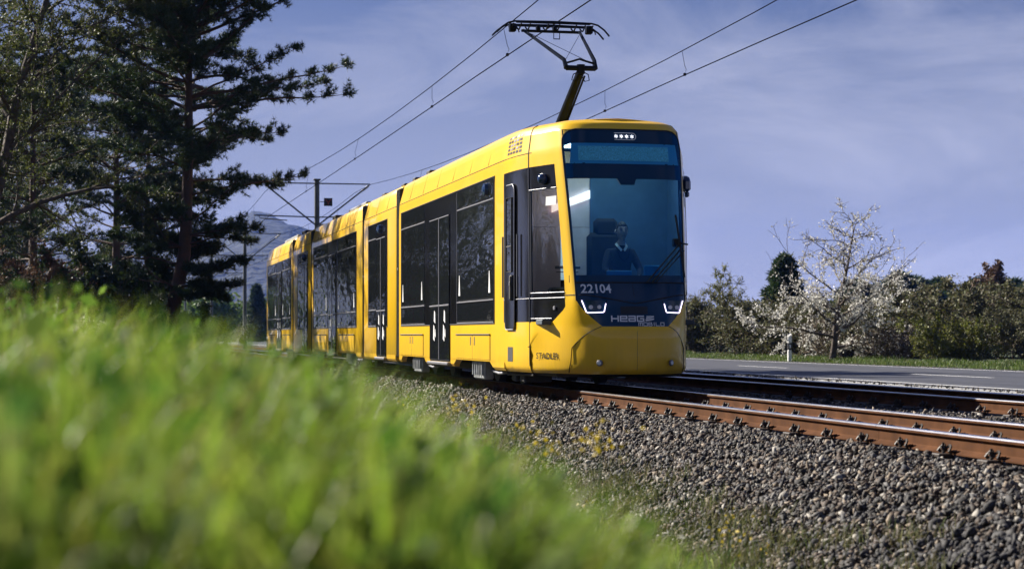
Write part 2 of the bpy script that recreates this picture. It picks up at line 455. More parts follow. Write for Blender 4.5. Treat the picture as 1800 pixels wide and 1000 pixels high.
for (xa, xb, ya, yb) in ((15.2, 15.9, 22, 44), (18.4, 19.6, 30, 52), (16.4, 16.1, 40, 58), (20.1, 20.6, 48, 80), (14.7, 21.9, 39.5, 41.2), (14.7, 21.8, 57, 56)):
    b = MB(); n_ = 24; pts = [(xa + (xb - xa) * k / n_ + random.uniform(-.05, .05), ya + (yb - ya) * k / n_ + random.uniform(-.12, .12)) for k in range(n_ + 1)]
    for (p, q_), (r_, s_) in zip(pts[:-1], pts[1:]):
        if abs(yb - ya) > 4: b.add([(p - .025, q_, -.1475), (p + .025, q_, -.1475), (r_ + .025, s_, -.1475), (r_ - .025, s_, -.1475)], [(0, 1, 2, 3)])
        else: b.add([(p, q_ - .04, -.1475), (r_, s_ - .04, -.1475), (r_, s_ + .04, -.1475), (p, q_ + .04, -.1475)], [(0, 1, 2, 3)])
    b.build('tar_seam', seam, rd)
V, F = stones(np.concatenate([scatter(1500, 13.85, 14.15, 16, 60, lambda x, y: -.16 + 0 * x, .01, .01), scatter(1500, 22.1, 22.45, 36, 90, lambda x, y: -.16 + 0 * x, .01, .01)]), rng.uniform(.01, .026, 3000))
tag(raw('shoulder_gravel', V.reshape(-1, 3), F.reshape(-1, 3), M['stone'], rd), kind='stuff')
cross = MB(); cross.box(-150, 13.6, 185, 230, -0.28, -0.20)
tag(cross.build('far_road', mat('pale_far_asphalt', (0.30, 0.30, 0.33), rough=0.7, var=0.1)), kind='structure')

# ---------------------------------------------------------------- rails with clips
PROF = [(-0.062,-0.155),(-0.062,-0.145),(-0.02,-0.128),(-0.009,-0.115),(-0.009,-0.045),(-0.018,-0.038),(-0.035,-0.030),(-0.036,-0.012),(-0.030,-0.002),(-0.020,0.0)]
PROF = PROF + [(-a, b) for a, b in PROF[::-1]]
def clip_mesh():
    b = MB()
    b.bev(-0.10, 0.015, -0.075, 0.075, -0.03, -0.004, 0.006)          # rib plate
    for s_ in (-1, 1):                                             # two spring loops
        pts = []
        for k in range(8):
            t = math.pi * k / 7
            pts.append((-0.035 + 0.03 * math.sin(t * 1.0), s_ * (0.045 - 0.040 * math.cos(t)), 0.006 + 0.040 * math.sin(t)))
        b.tube(pts, 0.009, 5)
        b.tube([(-0.03, s_ * 0.085, 0.004), (0.03, s_ * 0.075, 0.012)], 0.009, 5)
    b.cyl((-0.035, 0, -0.005), (-0.035, 0, 0.062), 0.009, 6)
    b.cyl((-0.035, 0, 0.024), (-0.035, 0, 0.044), 0.020, 6)
    me = b.build('rail_clip', M['clip']).data
    o = bpy.data.objects['rail_clip']; bpy.data.objects.remove(o)
    return me
CLIP = clip_mesh()
railabels = ['rusty brown rail nearest the grass with ballast stones heaped along its foot',
             'rusty second rail just behind the nearest one, emerging under the tram front',
             'rail of the far track shown partly in the tram shadow, rusty at the picture edge',
             'outermost rail of the far track beside the road edge line, in shade']
for i, rx in enumerate((6.22, 7.40, 9.92, 11.10)):
    e = empty('rail', (rx, 0, 0)); tag(e, railabels[i], 'rail', 'rails of the two tram tracks')
    ya, yb = -15, 400
    b = MB()
    n = len(PROF)
    for seg in ((ya, 14.72), (14.726, 60), (60, yb)) if i == 0 else ((ya, 60), (60, yb)):
        vv = [(px, seg[0], pz) for px, pz in PROF] + [(px, seg[1], pz) for px, pz in PROF]
        ff = [(k, (k + 1) % n, n + (k + 1) % n, n + k) for k in range(n)]
        o0 = len(b.v)
        b.add(vv, ff)
        for j, (k, *_x) in enumerate(ff):
            if k in (7, 8, 9, 10, 11): b.m[-n + j] = 1
        b.add([(px, seg[0], pz) for px, pz in PROF], [tuple(range(n))])
    b.build('rail_profile', [M['rail'], M['railtop']], e)
    if i == 3: continue
    y = 10.95
    ymax = (40, 31, 27)[i]
    while y < ymax:
        for side in (-1, 1):
            if side == 1 and i != 1 and y > 20: continue
            c = bpy.data.objects.new('rail_clip', CLIP); COL.objects.link(c); c.parent = e
            c.location = (side * 0.062, y, -0.142); c.scale = (1.1, 1.1, 1.2)
            c.rotation_euler = (0, 0, 0 if side < 0 else math.pi)
        y += 0.785
# ---------------------------------------------------------------- the tram
XC, Y0 = 6.8, 23.96                      # centre line of the near track, tip of the nose
tram = empty('tram', (XC, Y0, 0))
tag(tram, 'long yellow five-section tram with black window band and blue windscreen', 'tram')
# plan curve of the nose per height: (half width, distance behind the tip); index 3 = windscreen edge
SIDE = [(1.08, 1.37), (1.15, 1.90), (1.195, 2.66), (1.20, 3.24), (1.20, 12.24)]
LEV = [
 (0.22, [(0, .06), (.22, .07), (.42, .12), (.60, .30), (.76, .56), (.90, .96), (1.04, 1.40), (1.10, 1.92), (1.14, 2.66), (1.15, 3.24), (1.15, 12.24)]),
 (0.27, [(0, .015), (.23, .02), (.44, .08), (.62, .27), (.79, .54), (.925, .94)] + [(1.07, 1.37), (1.14, 1.90), (1.185, 2.66), (1.19, 3.24), (1.19, 12.24)]),
 (0.34, [(0, .0), (.24, .01), (.46, .07), (.63, .26), (.79, .52), (.93, .93)] + SIDE),
 (0.78, [(0, .0), (.25, .01), (.46, .07), (.64, .26), (.79, .51), (.93, .93)] + SIDE),
 (0.84, [(0, .04), (.26, .05), (.47, .11), (.66, .28), (.79, .51), (.93, .93)] + SIDE),
 (1.10, [(0, .10), (.28, .11), (.53, .15), (.715, .30), (.80, .50), (.93, .92)] + SIDE),
 (1.17, [(0, .11), (.29, .12), (.56, .16), (.73, .31), (.805, .50), (.935, .92)] + SIDE),
 (1.40, [(0, .26), (.30, .265), (.58, .29), (.735, .36), (.81, .50), (.94, .92)] + SIDE),
 (2.20, [(0, .40), (.30, .405), (.60, .44), (.765, .53), (.84, .68), (.95, .99), (1.08, 1.40)] + SIDE[1:]),
 (2.90, [(0, .55), (.30, .56), (.61, .60), (.795, .70), (.865, .86), (.96, 1.12), (1.075, 1.47), (1.148, 1.92)] + SIDE[2:]),
 (3.18, [(0, .62), (.31, .63), (.62, .67), (.805, .78), (.87, .94), (.955, 1.18), (1.065, 1.52), (1.14, 1.94)] + [(1.185, 2.66), (1.19, 3.24), (1.19, 12.24)]),
 (3.44, [(0, .70), (.31, .71), (.61, .76), (.79, .87), (.85, 1.02), (.92, 1.26), (1.02, 1.58), (1.085, 1.97), (1.125, 2.66), (1.13, 3.24), (1.125, 12.24)]),
 (3.53, [(0, .78), (.30, .79), (.58, .84), (.74, .95), (.80, 1.10), (.87, 1.34), (.97, 1.66), (1.045, 2.02), (1.09, 2.66), (1.095, 3.24), (1.095, 12.24)]),
 (3.58, [(0, .95), (.28, .96), (.54, 1.0), (.66, 1.10), (.71, 1.24), (.78, 1.46), (.88, 1.74), (.97, 2.08), (1.03, 2.66), (1.04, 3.24), (1.04, 12.24)]),
]
LZ = [l[0] for l in LEV]
LP = np.array([l[1] for l in LEV])
def catmull(P, q):
    n = len(P) - 1
    q = min(max(q, 0), n - 1e-9)
    i = int(q); t = q - i
    p1, p2 = P[i], P[i + 1]
    p0 = P[i - 1] if i > 0 else np.array([-P[1][0], P[1][1]])
    p3 = P[i + 2] if i + 2 <= n else 2 * P[n] - P[n - 1]
    if i >= 8: return p1 + (p2 - p1) * t
    # centripetal-ish tangents limited by spacing
    d1 = np.linalg.norm(p2 - p1) + 1e-9
    d0 = np.linalg.norm(p1 - p0) + 1e-9; d2 = np.linalg.norm(p3 - p2) + 1e-9
    m1 = d1 * ((p2 - p1) / d1 * d0 + (p1 - p0) / d0 * d1) / (d0 + d1)
    m2 = d1 * ((p3 - p2) / d2 * d1 + (p2 - p1) / d1 * d2) / (d1 + d2)
    t2, t3 = t * t, t * t * t
    return (2*t3 - 3*t2 + 1) * p1 + (t3 - 2*t2 + t) * m1 + (-2*t3 + 3*t2) * p2 + (t3 - t2) * m2
def plan(z):
    i = int(np.clip(np.searchsorted(LZ, z) - 1, 0, len(LZ) - 2))
    t = min(max((z - LZ[i]) / (LZ[i + 1] - LZ[i]), 0), 1)
    return LP[i] * (1 - t) + LP[i + 1] * t
def S(q, z, off=0.0, sgn=-1):
    """point of the nose skin (local to the tram); sgn -1 = the side nearest the grass"""
    P_ = plan(z)
    p = catmull(P_, q)
    if off:
        a, b = catmull(P_, max(q - .03, 0)), catmull(P_, q + .03)
        t = b - a; n = np.array([t[1], -t[0]]); n /= np.linalg.norm(n) + 1e-9
        p = p + n * off
    return Vector((sgn * p[0], p[1], z))
def q_at_x(x, z):
    lo, hi = 0.0, 8.0
    P_ = plan(z)
    for _ in range(26):
        m = (lo + hi) / 2
        if catmull(P_, m)[0] < abs(x): lo = m
        else: hi = m
    return lo
def q_at_s(s_, z):
    lo, hi = 2.0, 9.999
    P_ = plan(z)
    for _ in range(26):
        m = (lo + hi) / 2
        if catmull(P_, m)[1] < s_: lo = m
        else: hi = m
    return lo
def front(x, z, off=0.0):
    return S(q_at_x(x, z), z, off, -1 if x < 0 else 1)
def flank(s_, z, off=0.0, sgn=-1): return S(q_at_s(s_, z), z, off, sgn)

ZT, ZB, ZW = 3.435, 0.835, 1.405        # top and bottom of the dark front, foot of the windscreen
def qmask(z):
    """edge of the dark front outline"""
    if z >= ZT: return 0.9
    if z > ZT - .16:
        t = (z - (ZT - .16)) / .16
        return 3.0 - 1.0 * (1 - math.sqrt(max(0, 1 - t * t)))
    if z >= 1.17: return 3.0
    t = (1.17 - z) / (1.17 - ZB)
    return 3.0 - 1.15 * max(t, 0) ** 1.3
QA, QB = 4.12, 6.12                      # cab side window from A-pillar to seam
rowz = sorted(set([.22, .245, .27, .30, .34, .45, .56, .67, .78, .81, ZB, .87, .90, .95, 1.0, 1.05, 1.10, 1.17, 1.23, 1.265, 1.32, ZW,
       1.5, 1.65, 1.8, 2.0, 2.2, 2.4, 2.55, 2.665, 2.70, 2.8, 2.90, 2.985, 3.05, 3.12, 3.18, 3.22, ZT-.16, 3.30, 3.325, 3.35, 3.37, 3.39, 3.405, 3.418, 3.428, ZT,
       3.455, 3.475, 3.50, 3.53, 3.55, 3.57, 3.58]))
def qblack(z):
    """front end of the black side band; its lower corner is cut off"""
    if z < 1.08: return QA + (1.08 - z) / .18 * 0.75
    return QA
BASE = [0, .3, .6, .9, 1.2, 1.5, 1.8, 2.1, 2.4, 2.6, 2.8, 2.9, 3.0, 3.15, 3.3, 3.5, 3.7, 3.9, QA, 4.4, 4.7, 5.0, 5.3, 5.6, 5.9, QB, 6.4, 6.7, 7.0, 7.3, 7.6, 7.9, 8.0, 8.5, 9.0, 9.25, 9.5, 9.75, 10]
def qmap(bq, z):
    if bq <= 3.0: return bq / 3.0 * qmask(z)
    if bq <= QA: return qmask(z) + (bq - 3) / (QA - 3) * (qblack(z) - qmask(z))
    if bq <= QB: return qblack(z) + (bq - QA) / (QB - QA) * (QB - qblack(z))
    return bq
def region(bq, z):
    if bq < 3.0 and ZW < z < ZT: return 'windscreen'
    if bq < 3.0 and 1.17 < z < ZW: return 'upper'
    if bq < 3.0 and ZB < z < 1.17: return 'lower'
    if QA < bq < QB and 1.265 < z < 2.665: return 'cabwin'
    if QA < bq < 8.0 and .90 < z < 2.985: return 'band'
    return 'body'
body, upper, lower, wind, band = MB(), MB(), MB(), MB(), MB()
cabw = {-1: MB(), 1: MB()}; bands = {-1: MB(), 1: MB()}
lining = MB()
grid = {}
for sgn in (-1, 1):
    for iz, z in enumerate(rowz):
        for iq, bq in enumerate(BASE):
            grid[(sgn, iz, iq)] = S(qmap(bq, z), z, 0, sgn)
for sgn in (-1, 1):
    for iz in range(len(rowz) - 1):
        zm = (rowz[iz] + rowz[iz + 1]) / 2
        for iq in range(len(BASE) - 1):
            qm = (BASE[iq] + BASE[iq + 1]) / 2
            r = region(qm, zm)
            if qm > 9 and zm < .34: continue
            pts = [grid[(sgn, iz, iq)], grid[(sgn, iz, iq + 1)], grid[(sgn, iz + 1, iq + 1)], grid[(sgn, iz + 1, iq)]]
            if sgn > 0: pts = pts[::-1]
            if r != 'windscreen':
                t = {'body': body, 'upper': upper, 'lower': lower, 'band': bands[sgn], 'cabwin': cabw[sgn]}[r]
                t.add(pts, [(0, 1, 2, 3)])
            else: wind.add(pts, [(0, 1, 2, 3)])
            if r not in ('windscreen', 'cabwin') and qm < 8 and zm > .8:
                lining.add([Vector((p.x * .955, p.y + .035, p.z - (0.03 if p.z > 3 else 0))) for p in pts], [(0, 1, 2, 3)])
# roof deck and floor of the first section
top = len(rowz) - 1
for iq in range(len(BASE) - 1):
    a, b = grid[(-1, top, iq)], grid[(-1, top, iq + 1)]
    c, d = grid[(1, top, iq + 1)], grid[(1, top, iq)]
    cr_ = lambda p, q_, t: Vector((p.x + (q_.x - p.x) * t, p.y + (q_.y - p.y) * t, 3.58 + .03 * math.sin(math.pi * t)))
    for k in range(6):
        body.add([cr_(a, d, k / 6), cr_(b, c, k / 6), cr_(b, c, (k + 1) / 6), cr_(a, d, (k + 1) / 6)], [(0, 1, 2, 3)])
    bq = BASE[iq]
    iz = 0 if bq < 9 else rowz.index(.34)
    body.add([grid[(-1, iz, iq)], grid[(1, iz, iq)], grid[(1, iz, iq + 1)], grid[(-1, iz, iq + 1)]], [(0, 1, 2, 3)])
# weld doubles for smooth shading
def welded(mb, name, m, parent, ang=38):
    import bmesh
    o = mb.build(name, m, parent, fix=False)
    bm = bmesh.new(); bm.from_mesh(o.data)
    bmesh.ops.remove_doubles(bm, verts=bm.verts, dist=0.0008)
    bmesh.ops.recalc_face_normals(bm, faces=bm.faces)
    bm.to_mesh(o.data); bm.free()
    o.data.shade_smooth(); o.data.set_sharp_from_angle(angle=R(ang))
    return o
shell = welded(body, 'body_section', M['yellow'], tram)
for sgn in (-1, 1): welded(bands[sgn], 'side_band', M['black'], shell)
ln = welded(lining, 'cab_lining', M['lining'], tram)
fm = welded(upper, 'front_mask', M['mask'], tram)
lm = welded(lower, 'lower_front_mask', M['mask'], tram)
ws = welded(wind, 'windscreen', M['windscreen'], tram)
for sgn in (-1, 1): welded(cabw[sgn], 'cab_side_window', M['cabglass'], shell)

def surf_strip(pts2, f, wid, off, mb, mi=0):
    """thin raised line along a path given on a skin function f(u, z)"""
    P3 = [f(u, z) for u, z in pts2]
    mb.tube(P3, wid, 6, mi)
# --- front details
b = MB()                                 # rubber seal round the windscreen and V joint of the mask
ring = []
zs = np.concatenate([np.linspace(1.17, 3.27, 26), 3.275 + .16 * np.sin(np.linspace(0.05, math.pi / 2, 14))])
for z in zs: ring.append(S(qmask(min(z, ZT - .0005)), z, .001, -1))
topq = [S(q_, ZT - .002, .002, -1) for q_ in np.linspace(1.95, 0, 9)]
ring += topq + [Vector((-p.x, p.y, p.z)) for p in topq[-2::-1]] + [Vector((-p.x, p.y, p.z)) for p in ring[::-1]]
b.tube(ring, .010, 6)
b.tube([S(q_, ZW, .001, s_) for s_, q_ in [(-1, t) for t in np.linspace(3, 0, 10)] + [(1, t) for t in np.linspace(.3, 3, 10)]], .010, 6)
vj = lambda x: 1.245 - .115 * (1 - min(abs(x) / .62, 1)) ** 1.0
b.tube([front(x, vj(x), .001) for x in np.linspace(-.70, .70, 25)], .008, 6)
b.build('seal', M['rubber'], ws, smooth=True)
b = MB()
b.tube([front(0, z, .0) for z in (1.15, 1.22, 1.3, 1.39)], .003, 4)
b.tube([front(0, z, -.001) for z in (.27, .34, .5, .65, .78)], .003, 4)
for sg in (-1, 1):                       # outline of the bumper panel
    b.tube([S(q_, z, -.001, sg) for q_, z in ((1.9, .835), (2.3, .80), (2.7, .76), (3.1, .70), (3.5, .62), (3.75, .56), (3.78, .48), (3.82, .38), (3.9, .30), (4.0, .235))], .006, 5)
    b.tube([S(6.14, z, .0, sg) for z in np.linspace(.23, .9, 8)], .006, 5)
    b.tube([S(6.14, z, .0, sg) for z in (2.985, 3.05, 3.12, 3.18, 3.25, 3.35, 3.44, 3.53, 3.575)], .010, 5)
    b.tube([flank(s_, 3.18, .0, sg) for s_ in (1.5, 1.7, 1.9, 2.2, 2.66, 3.24, 8, 12.2)], .006, 5)
    b.tube([S(q_, 1.245, .001, sg) for q_ in (3.0, 3.3, 3.6, 3.9, 4.12)], .006, 5)
b.build('panel_joint', M['rubber'], tram)
b = MB()
for sg in (-1, 1):                       # silver frames of the cab window and band
    b.tube([S(6.12, z, .006, sg) for z in np.linspace(.9, 2.97, 16)], .008, 6)
    b.tube([S(q_, 2.672, .006, sg) for q_ in np.linspace(6.1, QA, 9)], .006, 6)
    b.tube([S(q_, 1.285, .006, sg) for q_ in np.linspace(6.05, QA, 9)], .007, 6)
    b.tube([S(6.02, z, .006, sg) for z in np.linspace(1.27, 2.66, 12)], .007, 6)
    b.tube([S(q_, .945, .006, sg) for q_ in np.linspace(6.02, 4.9, 9)], .006, 6)
    b.tube([S(q_, 1.215, .004, sg) for q_ in np.linspace(8, QA, 12)], .006, 6)
b.build('window_trim', M['silver'], shell, smooth=True)
# big headlight housings with ring light
for sg in (-1, 1):
    hl = MB()
    def hp(x, z, off): return front(sg * x, z, off)
    q4 = [(.695, 1.19), (.37, 1.165), (.405, 1.005), (.615, .995)]
    c_ = [hp(x, z, .006) for x, z in q4]; inn = [hp(x, z, -.012) for x, z in [(.66, 1.17), (.40, 1.15), (.425, 1.025), (.60, 1.018)]]
    hl.add(c_ + inn, [(0, 1, 5, 4), (1, 2, 6, 5), (2, 3, 7, 6), (3, 0, 4, 7), (4, 5, 6, 7)])
    h_ = hl.build('headlight', M['black'], lm)
    r_ = MB(); r_.tube([hp(.672, 1.172, .010), hp(.618, 1.022, .012), hp(.60, 1.012, .012), hp(.425, 1.018, .012), hp(.412, 1.03, .012), hp(.39, 1.13, .012)], .0062, 6)
    r_.build('ring_light', M['drl'], h_)
    r_ = MB()
    for x, rr in ((.575, .026), (.475, .026)):
        p = hp(x, 1.085, .0); r_.cyl(p, p + Vector((0, -.022, 0)), rr, 12)
    r_.build('lamp_lens', M['lens'], h_)
    fl = MB(); p = hp(.48, .365, -.01); d = (hp(.48, .365, .05) - p).normalized()
    fl.tube([p, p + d * .016, p + d * .022], [.042, .042, .034], 14)
    fo = fl.build('fog_lamp', M['silver'], tram, smooth=True)
    fl = MB(); fl.tube([p + d * .018, p + d * .027], [.028, .024], 14); fl.build('lens', M['lens'], fo)
cv = MB()                                 # coupler flap / sensor slot
for x0, x1 in ((-.16, -.055), (-.035, .12)):
    cv.add([front(x0, 1.075, .008), front(x1, 1.075, .008), front(x1, 1.01, .008), front(x0, 1.01, .008)], [(0, 1, 2, 3)])
cv.add([front(-.20, 1.095, .004), front(.16, 1.095, .004), front(.16, .995, .004), front(-.20, .995, .004)], [(0, 1, 2, 3)])
cv.build('sensor_slot', M['blackprint'], lm)
# windscreen furniture: display, dots, header strip
d = MB()
def patch(mb, x0, x1, z0, z1, off, n=8, nz=3, x0b=None, x1b=None):
    x0b = x0 if x0b is None else x0b; x1b = x1 if x1b is None else x1b
    rows = []
    for j in range(nz + 1):
        t = j / nz; z = z0 + (z1 - z0) * t
        rows.append([front((x0b + (x0 - x0b) * t) + ((x1b + (x1 - x1b) * t) - (x0b + (x0 - x0b) * t)) * i / n, z, off) for i in range(n + 1)])
    vv = [p for r_ in rows for p in r_]
    mb.add(vv, [(j * (n + 1) + i, j * (n + 1) + i + 1, (j + 1) * (n + 1) + i + 1, (j + 1) * (n + 1) + i) for j in range(nz) for i in range(n)])
for z0, z1 in ((3.24, 3.432), (2.77, 2.98)): patch(d, -.79, .79, z0, z1, .003, 14)
d.build('header_panel', M['mask'], ws, smooth=True)
d = MB(); patch(d, -.70, .72, 2.97, 3.245, .005, 12, 3, -.73, .75); dp = d.build('destination_display', M['displf'], ws, smooth=True)
d = MB(); patch(d, -.62, .60, 3.01, 3.205, .009, 12); d.build('display_screen', M['displ'], dp, smooth=True)
d = MB(); patch(d, -.79, .79, ZW, 1.50, .003, 14, 2); d.build('lower_screen_border', M['mask'], ws, smooth=True)
d = MB()
cams = [front(-.13, 2.775, .005), front(.13, 2.775, .005), front(.10, 2.69, .005), front(-.08, 2.69, .005)]
d.add(cams + [p + Vector((0, .05, 0)) for p in cams], [(0, 1, 2, 3), (4, 7, 6, 5), (0, 4, 5, 1), (1, 5, 6, 2), (2, 6, 7, 3), (3, 7, 4, 0)]); d.build('mirror_camera', M['mask'], ws)
for k in range(4):                        # four lit asterisks
    d = MB(); cx_ = -.105 + k * .072
    for a in range(3):
        t = a * math.pi / 3 + math.pi / 2
        d.tube([front(cx_ + .026 * math.cos(t), 3.34 + .026 * math.sin(t), .010), front(cx_ - .026 * math.cos(t), 3.34 - .026 * math.sin(t), .010)], .0035, 4)
    d.build('display_asterisk', M['led'], ws)
d = MB(); pts = [front(-.13, 3.385, .008), front(0, 3.388, .008), front(.12, 3.385, .008)] + [front(.12 + .045 * math.sin(t), 3.34 + .045 * math.cos(t), .008) for t in np.linspace(.3, 2.9, 7)] + [front(.11, 3.295, .008), front(-.13, 3.295, .008)]
d.tube(pts, .003, 4); d.build('display_outline', M['leddim'], ws)
# wiper
wp = MB()
A_, B_ = front(.62, 2.30, .05), front(.70, 1.48, .05)
wp.tube([A_, (A_ + B_) / 2 + Vector((0, -.015, 0)), B_], .014, 6)
hub = front(.655, 1.93, .075)
wp.tube([A_ + (B_ - A_) * .45, hub], .018, 6)
wp.tube([hub, front(.18, 1.40, .05)], .010, 6); wp.tube([hub + Vector((.03, 0, -.05)), front(.25, 1.40, .05)], .010, 6); wp.tube([hub + Vector((.05, 0, -.10)), front(.32, 1.42, .05)], .007, 6)
wp.tube([hub + Vector((-.03, 0, .0)), hub + Vector((.10, 0, -.02))], .012, 6)
wp.bev(.60, .70, .40, .47, 1.88, 1.99, .01)
wp.build('wiper', M['rubber'], tram, smooth=True)

# --- lettering
def text_mesh(body_, size, bold=0.0, xs=1.0, spacing=1.0):
    cu = bpy.data.curves.new('lettering', 'FONT'); cu.body = body_; cu.size = size; cu.offset = bold; cu.space_character = spacing
    cu.align_x = 'CENTER'; cu.align_y = 'CENTER'; cu.resolution_u = 3
    o = bpy.data.objects.new('t', cu); COL.objects.link(o)
    bpy.context.view_layer.update()
    dg = bpy.context.evaluated_depsgraph_get()
    me = bpy.data.meshes.new_from_object(o.evaluated_get(dg))
    V_ = [(v.co.x * xs, v.co.y) for v in me.vertices]; F_ = [tuple(p.vertices) for p in me.polygons]
    bpy.data.objects.remove(o)
    return V_, F_
def letters(name, V_, F_, m, parent, place, label=None):
    b_ = MB(); b_.add([place(x, y_) for x, y_ in V_], F_)
    o = b_.build(name, m, parent, fix=False)
    if label: o['label'] = label
    return o
V_, F_ = text_mesh('22104', .158, .003, .98)
letters('fleet_number', V_, F_, M['white'], fm, lambda x, y_: front(x - .485, y_ + 1.318, .006), 'white fleet number 22104')
V_, F_ = text_mesh('STADLER', .112, .0015, 1.1, 1.06)
letters('maker_lettering', V_, F_, M['blackprint'], shell, lambda x, y_: flank(.98 - x * 1.0, y_ + .445, .0105), 'black word STADLER')
# stroke letters for the operator's name
def strokes(word, h_, w_, gap, th_):
    G = {'H': [[(0, 0), (0, 1)], [(1, 0), (1, 1)], [(0, .5), (1, .5)]],
         'e': [[(0, .5), (1, .5), (1, 1), (0, 1), (0, 0), (1, 0)]],
         'a': [[(0, 1), (1, 1), (1, 0), (0, 0), (0, .5), (1, .5)]],
         'G': [[(1, 1), (0, 1), (0, 0), (1, 0), (1, .5), (.5, .5)]],
         'm': [[(0, 0), (0, 1), (1, 1), (1, 0)], [(.5, 0), (.5, 1)]],
         'O': [[(0, 0), (1, 0), (1, 1), (0, 1), (0, 0)]], 'o': [[(0, 0), (1, 0), (1, .98), (0, .98), (0, 0)]],
         'B': [[(0, 0), (.85, 0), (1, .25), (.85, .5), (0, .5)], [(0, 0), (0, 1), (.85, 1), (.85, .5)]],
         'I': [[(.5, 0), (.5, 1)]], 'L': [[(0, 1), (0, 0), (1, 0)]]}
    V_, F_ = [], []
    x = 0
    for ch in word:
        ww = w_ * (0.35 if ch == 'I' else 1)
        for pl in G[ch]:
            for (ax, ay), (bx, by) in zip(pl[:-1], pl[1:]):
                ax_, bx_ = x + ax * ww, x + bx * ww; ay_, by_ = ay * h_, by * h_
                dx, dy = bx_ - ax_, by_ - ay_; l = math.hypot(dx, dy); dx /= l; dy /= l
                t = th_ / 2
                ax_ -= dx * t; ay_ -= dy * t; bx_ += dx * t; by_ += dy * t
                k = len(V_)
                V_ += [(ax_ - dy * t, ay_ + dx * t), (ax_ + dy * t, ay_ - dx * t), (bx_ + dy * t, by_ - dx * t), (bx_ - dy * t, by_ + dx * t)]
                F_.append((k, k + 1, k + 2, k + 3))
        x += ww + gap
    return V_, F_, x - gap
V_, F_, wd = strokes('HeaG', .062, .082, .030, .017)
off_ = {}
for i_, f in enumerate(F_):
    pass
letters('operator_name', V_, F_, M['white'], lm, lambda x, y_: front(x - .32, y_ + .905 + .0, .006), 'white lettering HEAG')
V_, F_, wd2 = strokes('mOBILO', .040, .048, .018, .009)
letters('operator_name', V_, F_, M['white'], lm, lambda x, y_: front(x + .03, y_ + .845, .006), 'white lettering MOBILO')
lg = MB()                                 # wave emblem: square with curved cuts
for (za, zb, la) in ((.0, .024, 0.0), (.030, .046, .008), (.052, .066, .014)):
    pts = []
    n_ = 6
    for i in range(n_ + 1):
        t = i / n_; x = .125 + la + t * (.115 - la)
        c1 = .905 + za + .020 * (t ** 2) * (1 if za < .05 else .3) ; c2 = .905 + zb + .012 * (t ** 2) * (0 if zb > .06 else 1)
        pts.append((front(x, c1, .006), front(x, max(c2, c1 + .004), .006)))
    lg.add([p for pr in pts for p in pr], [(2 * i, 2 * i + 2, 2 * i + 3, 2 * i + 1) for i in range(n_)])
lg.build('operator_emblem', M['white'], lm)

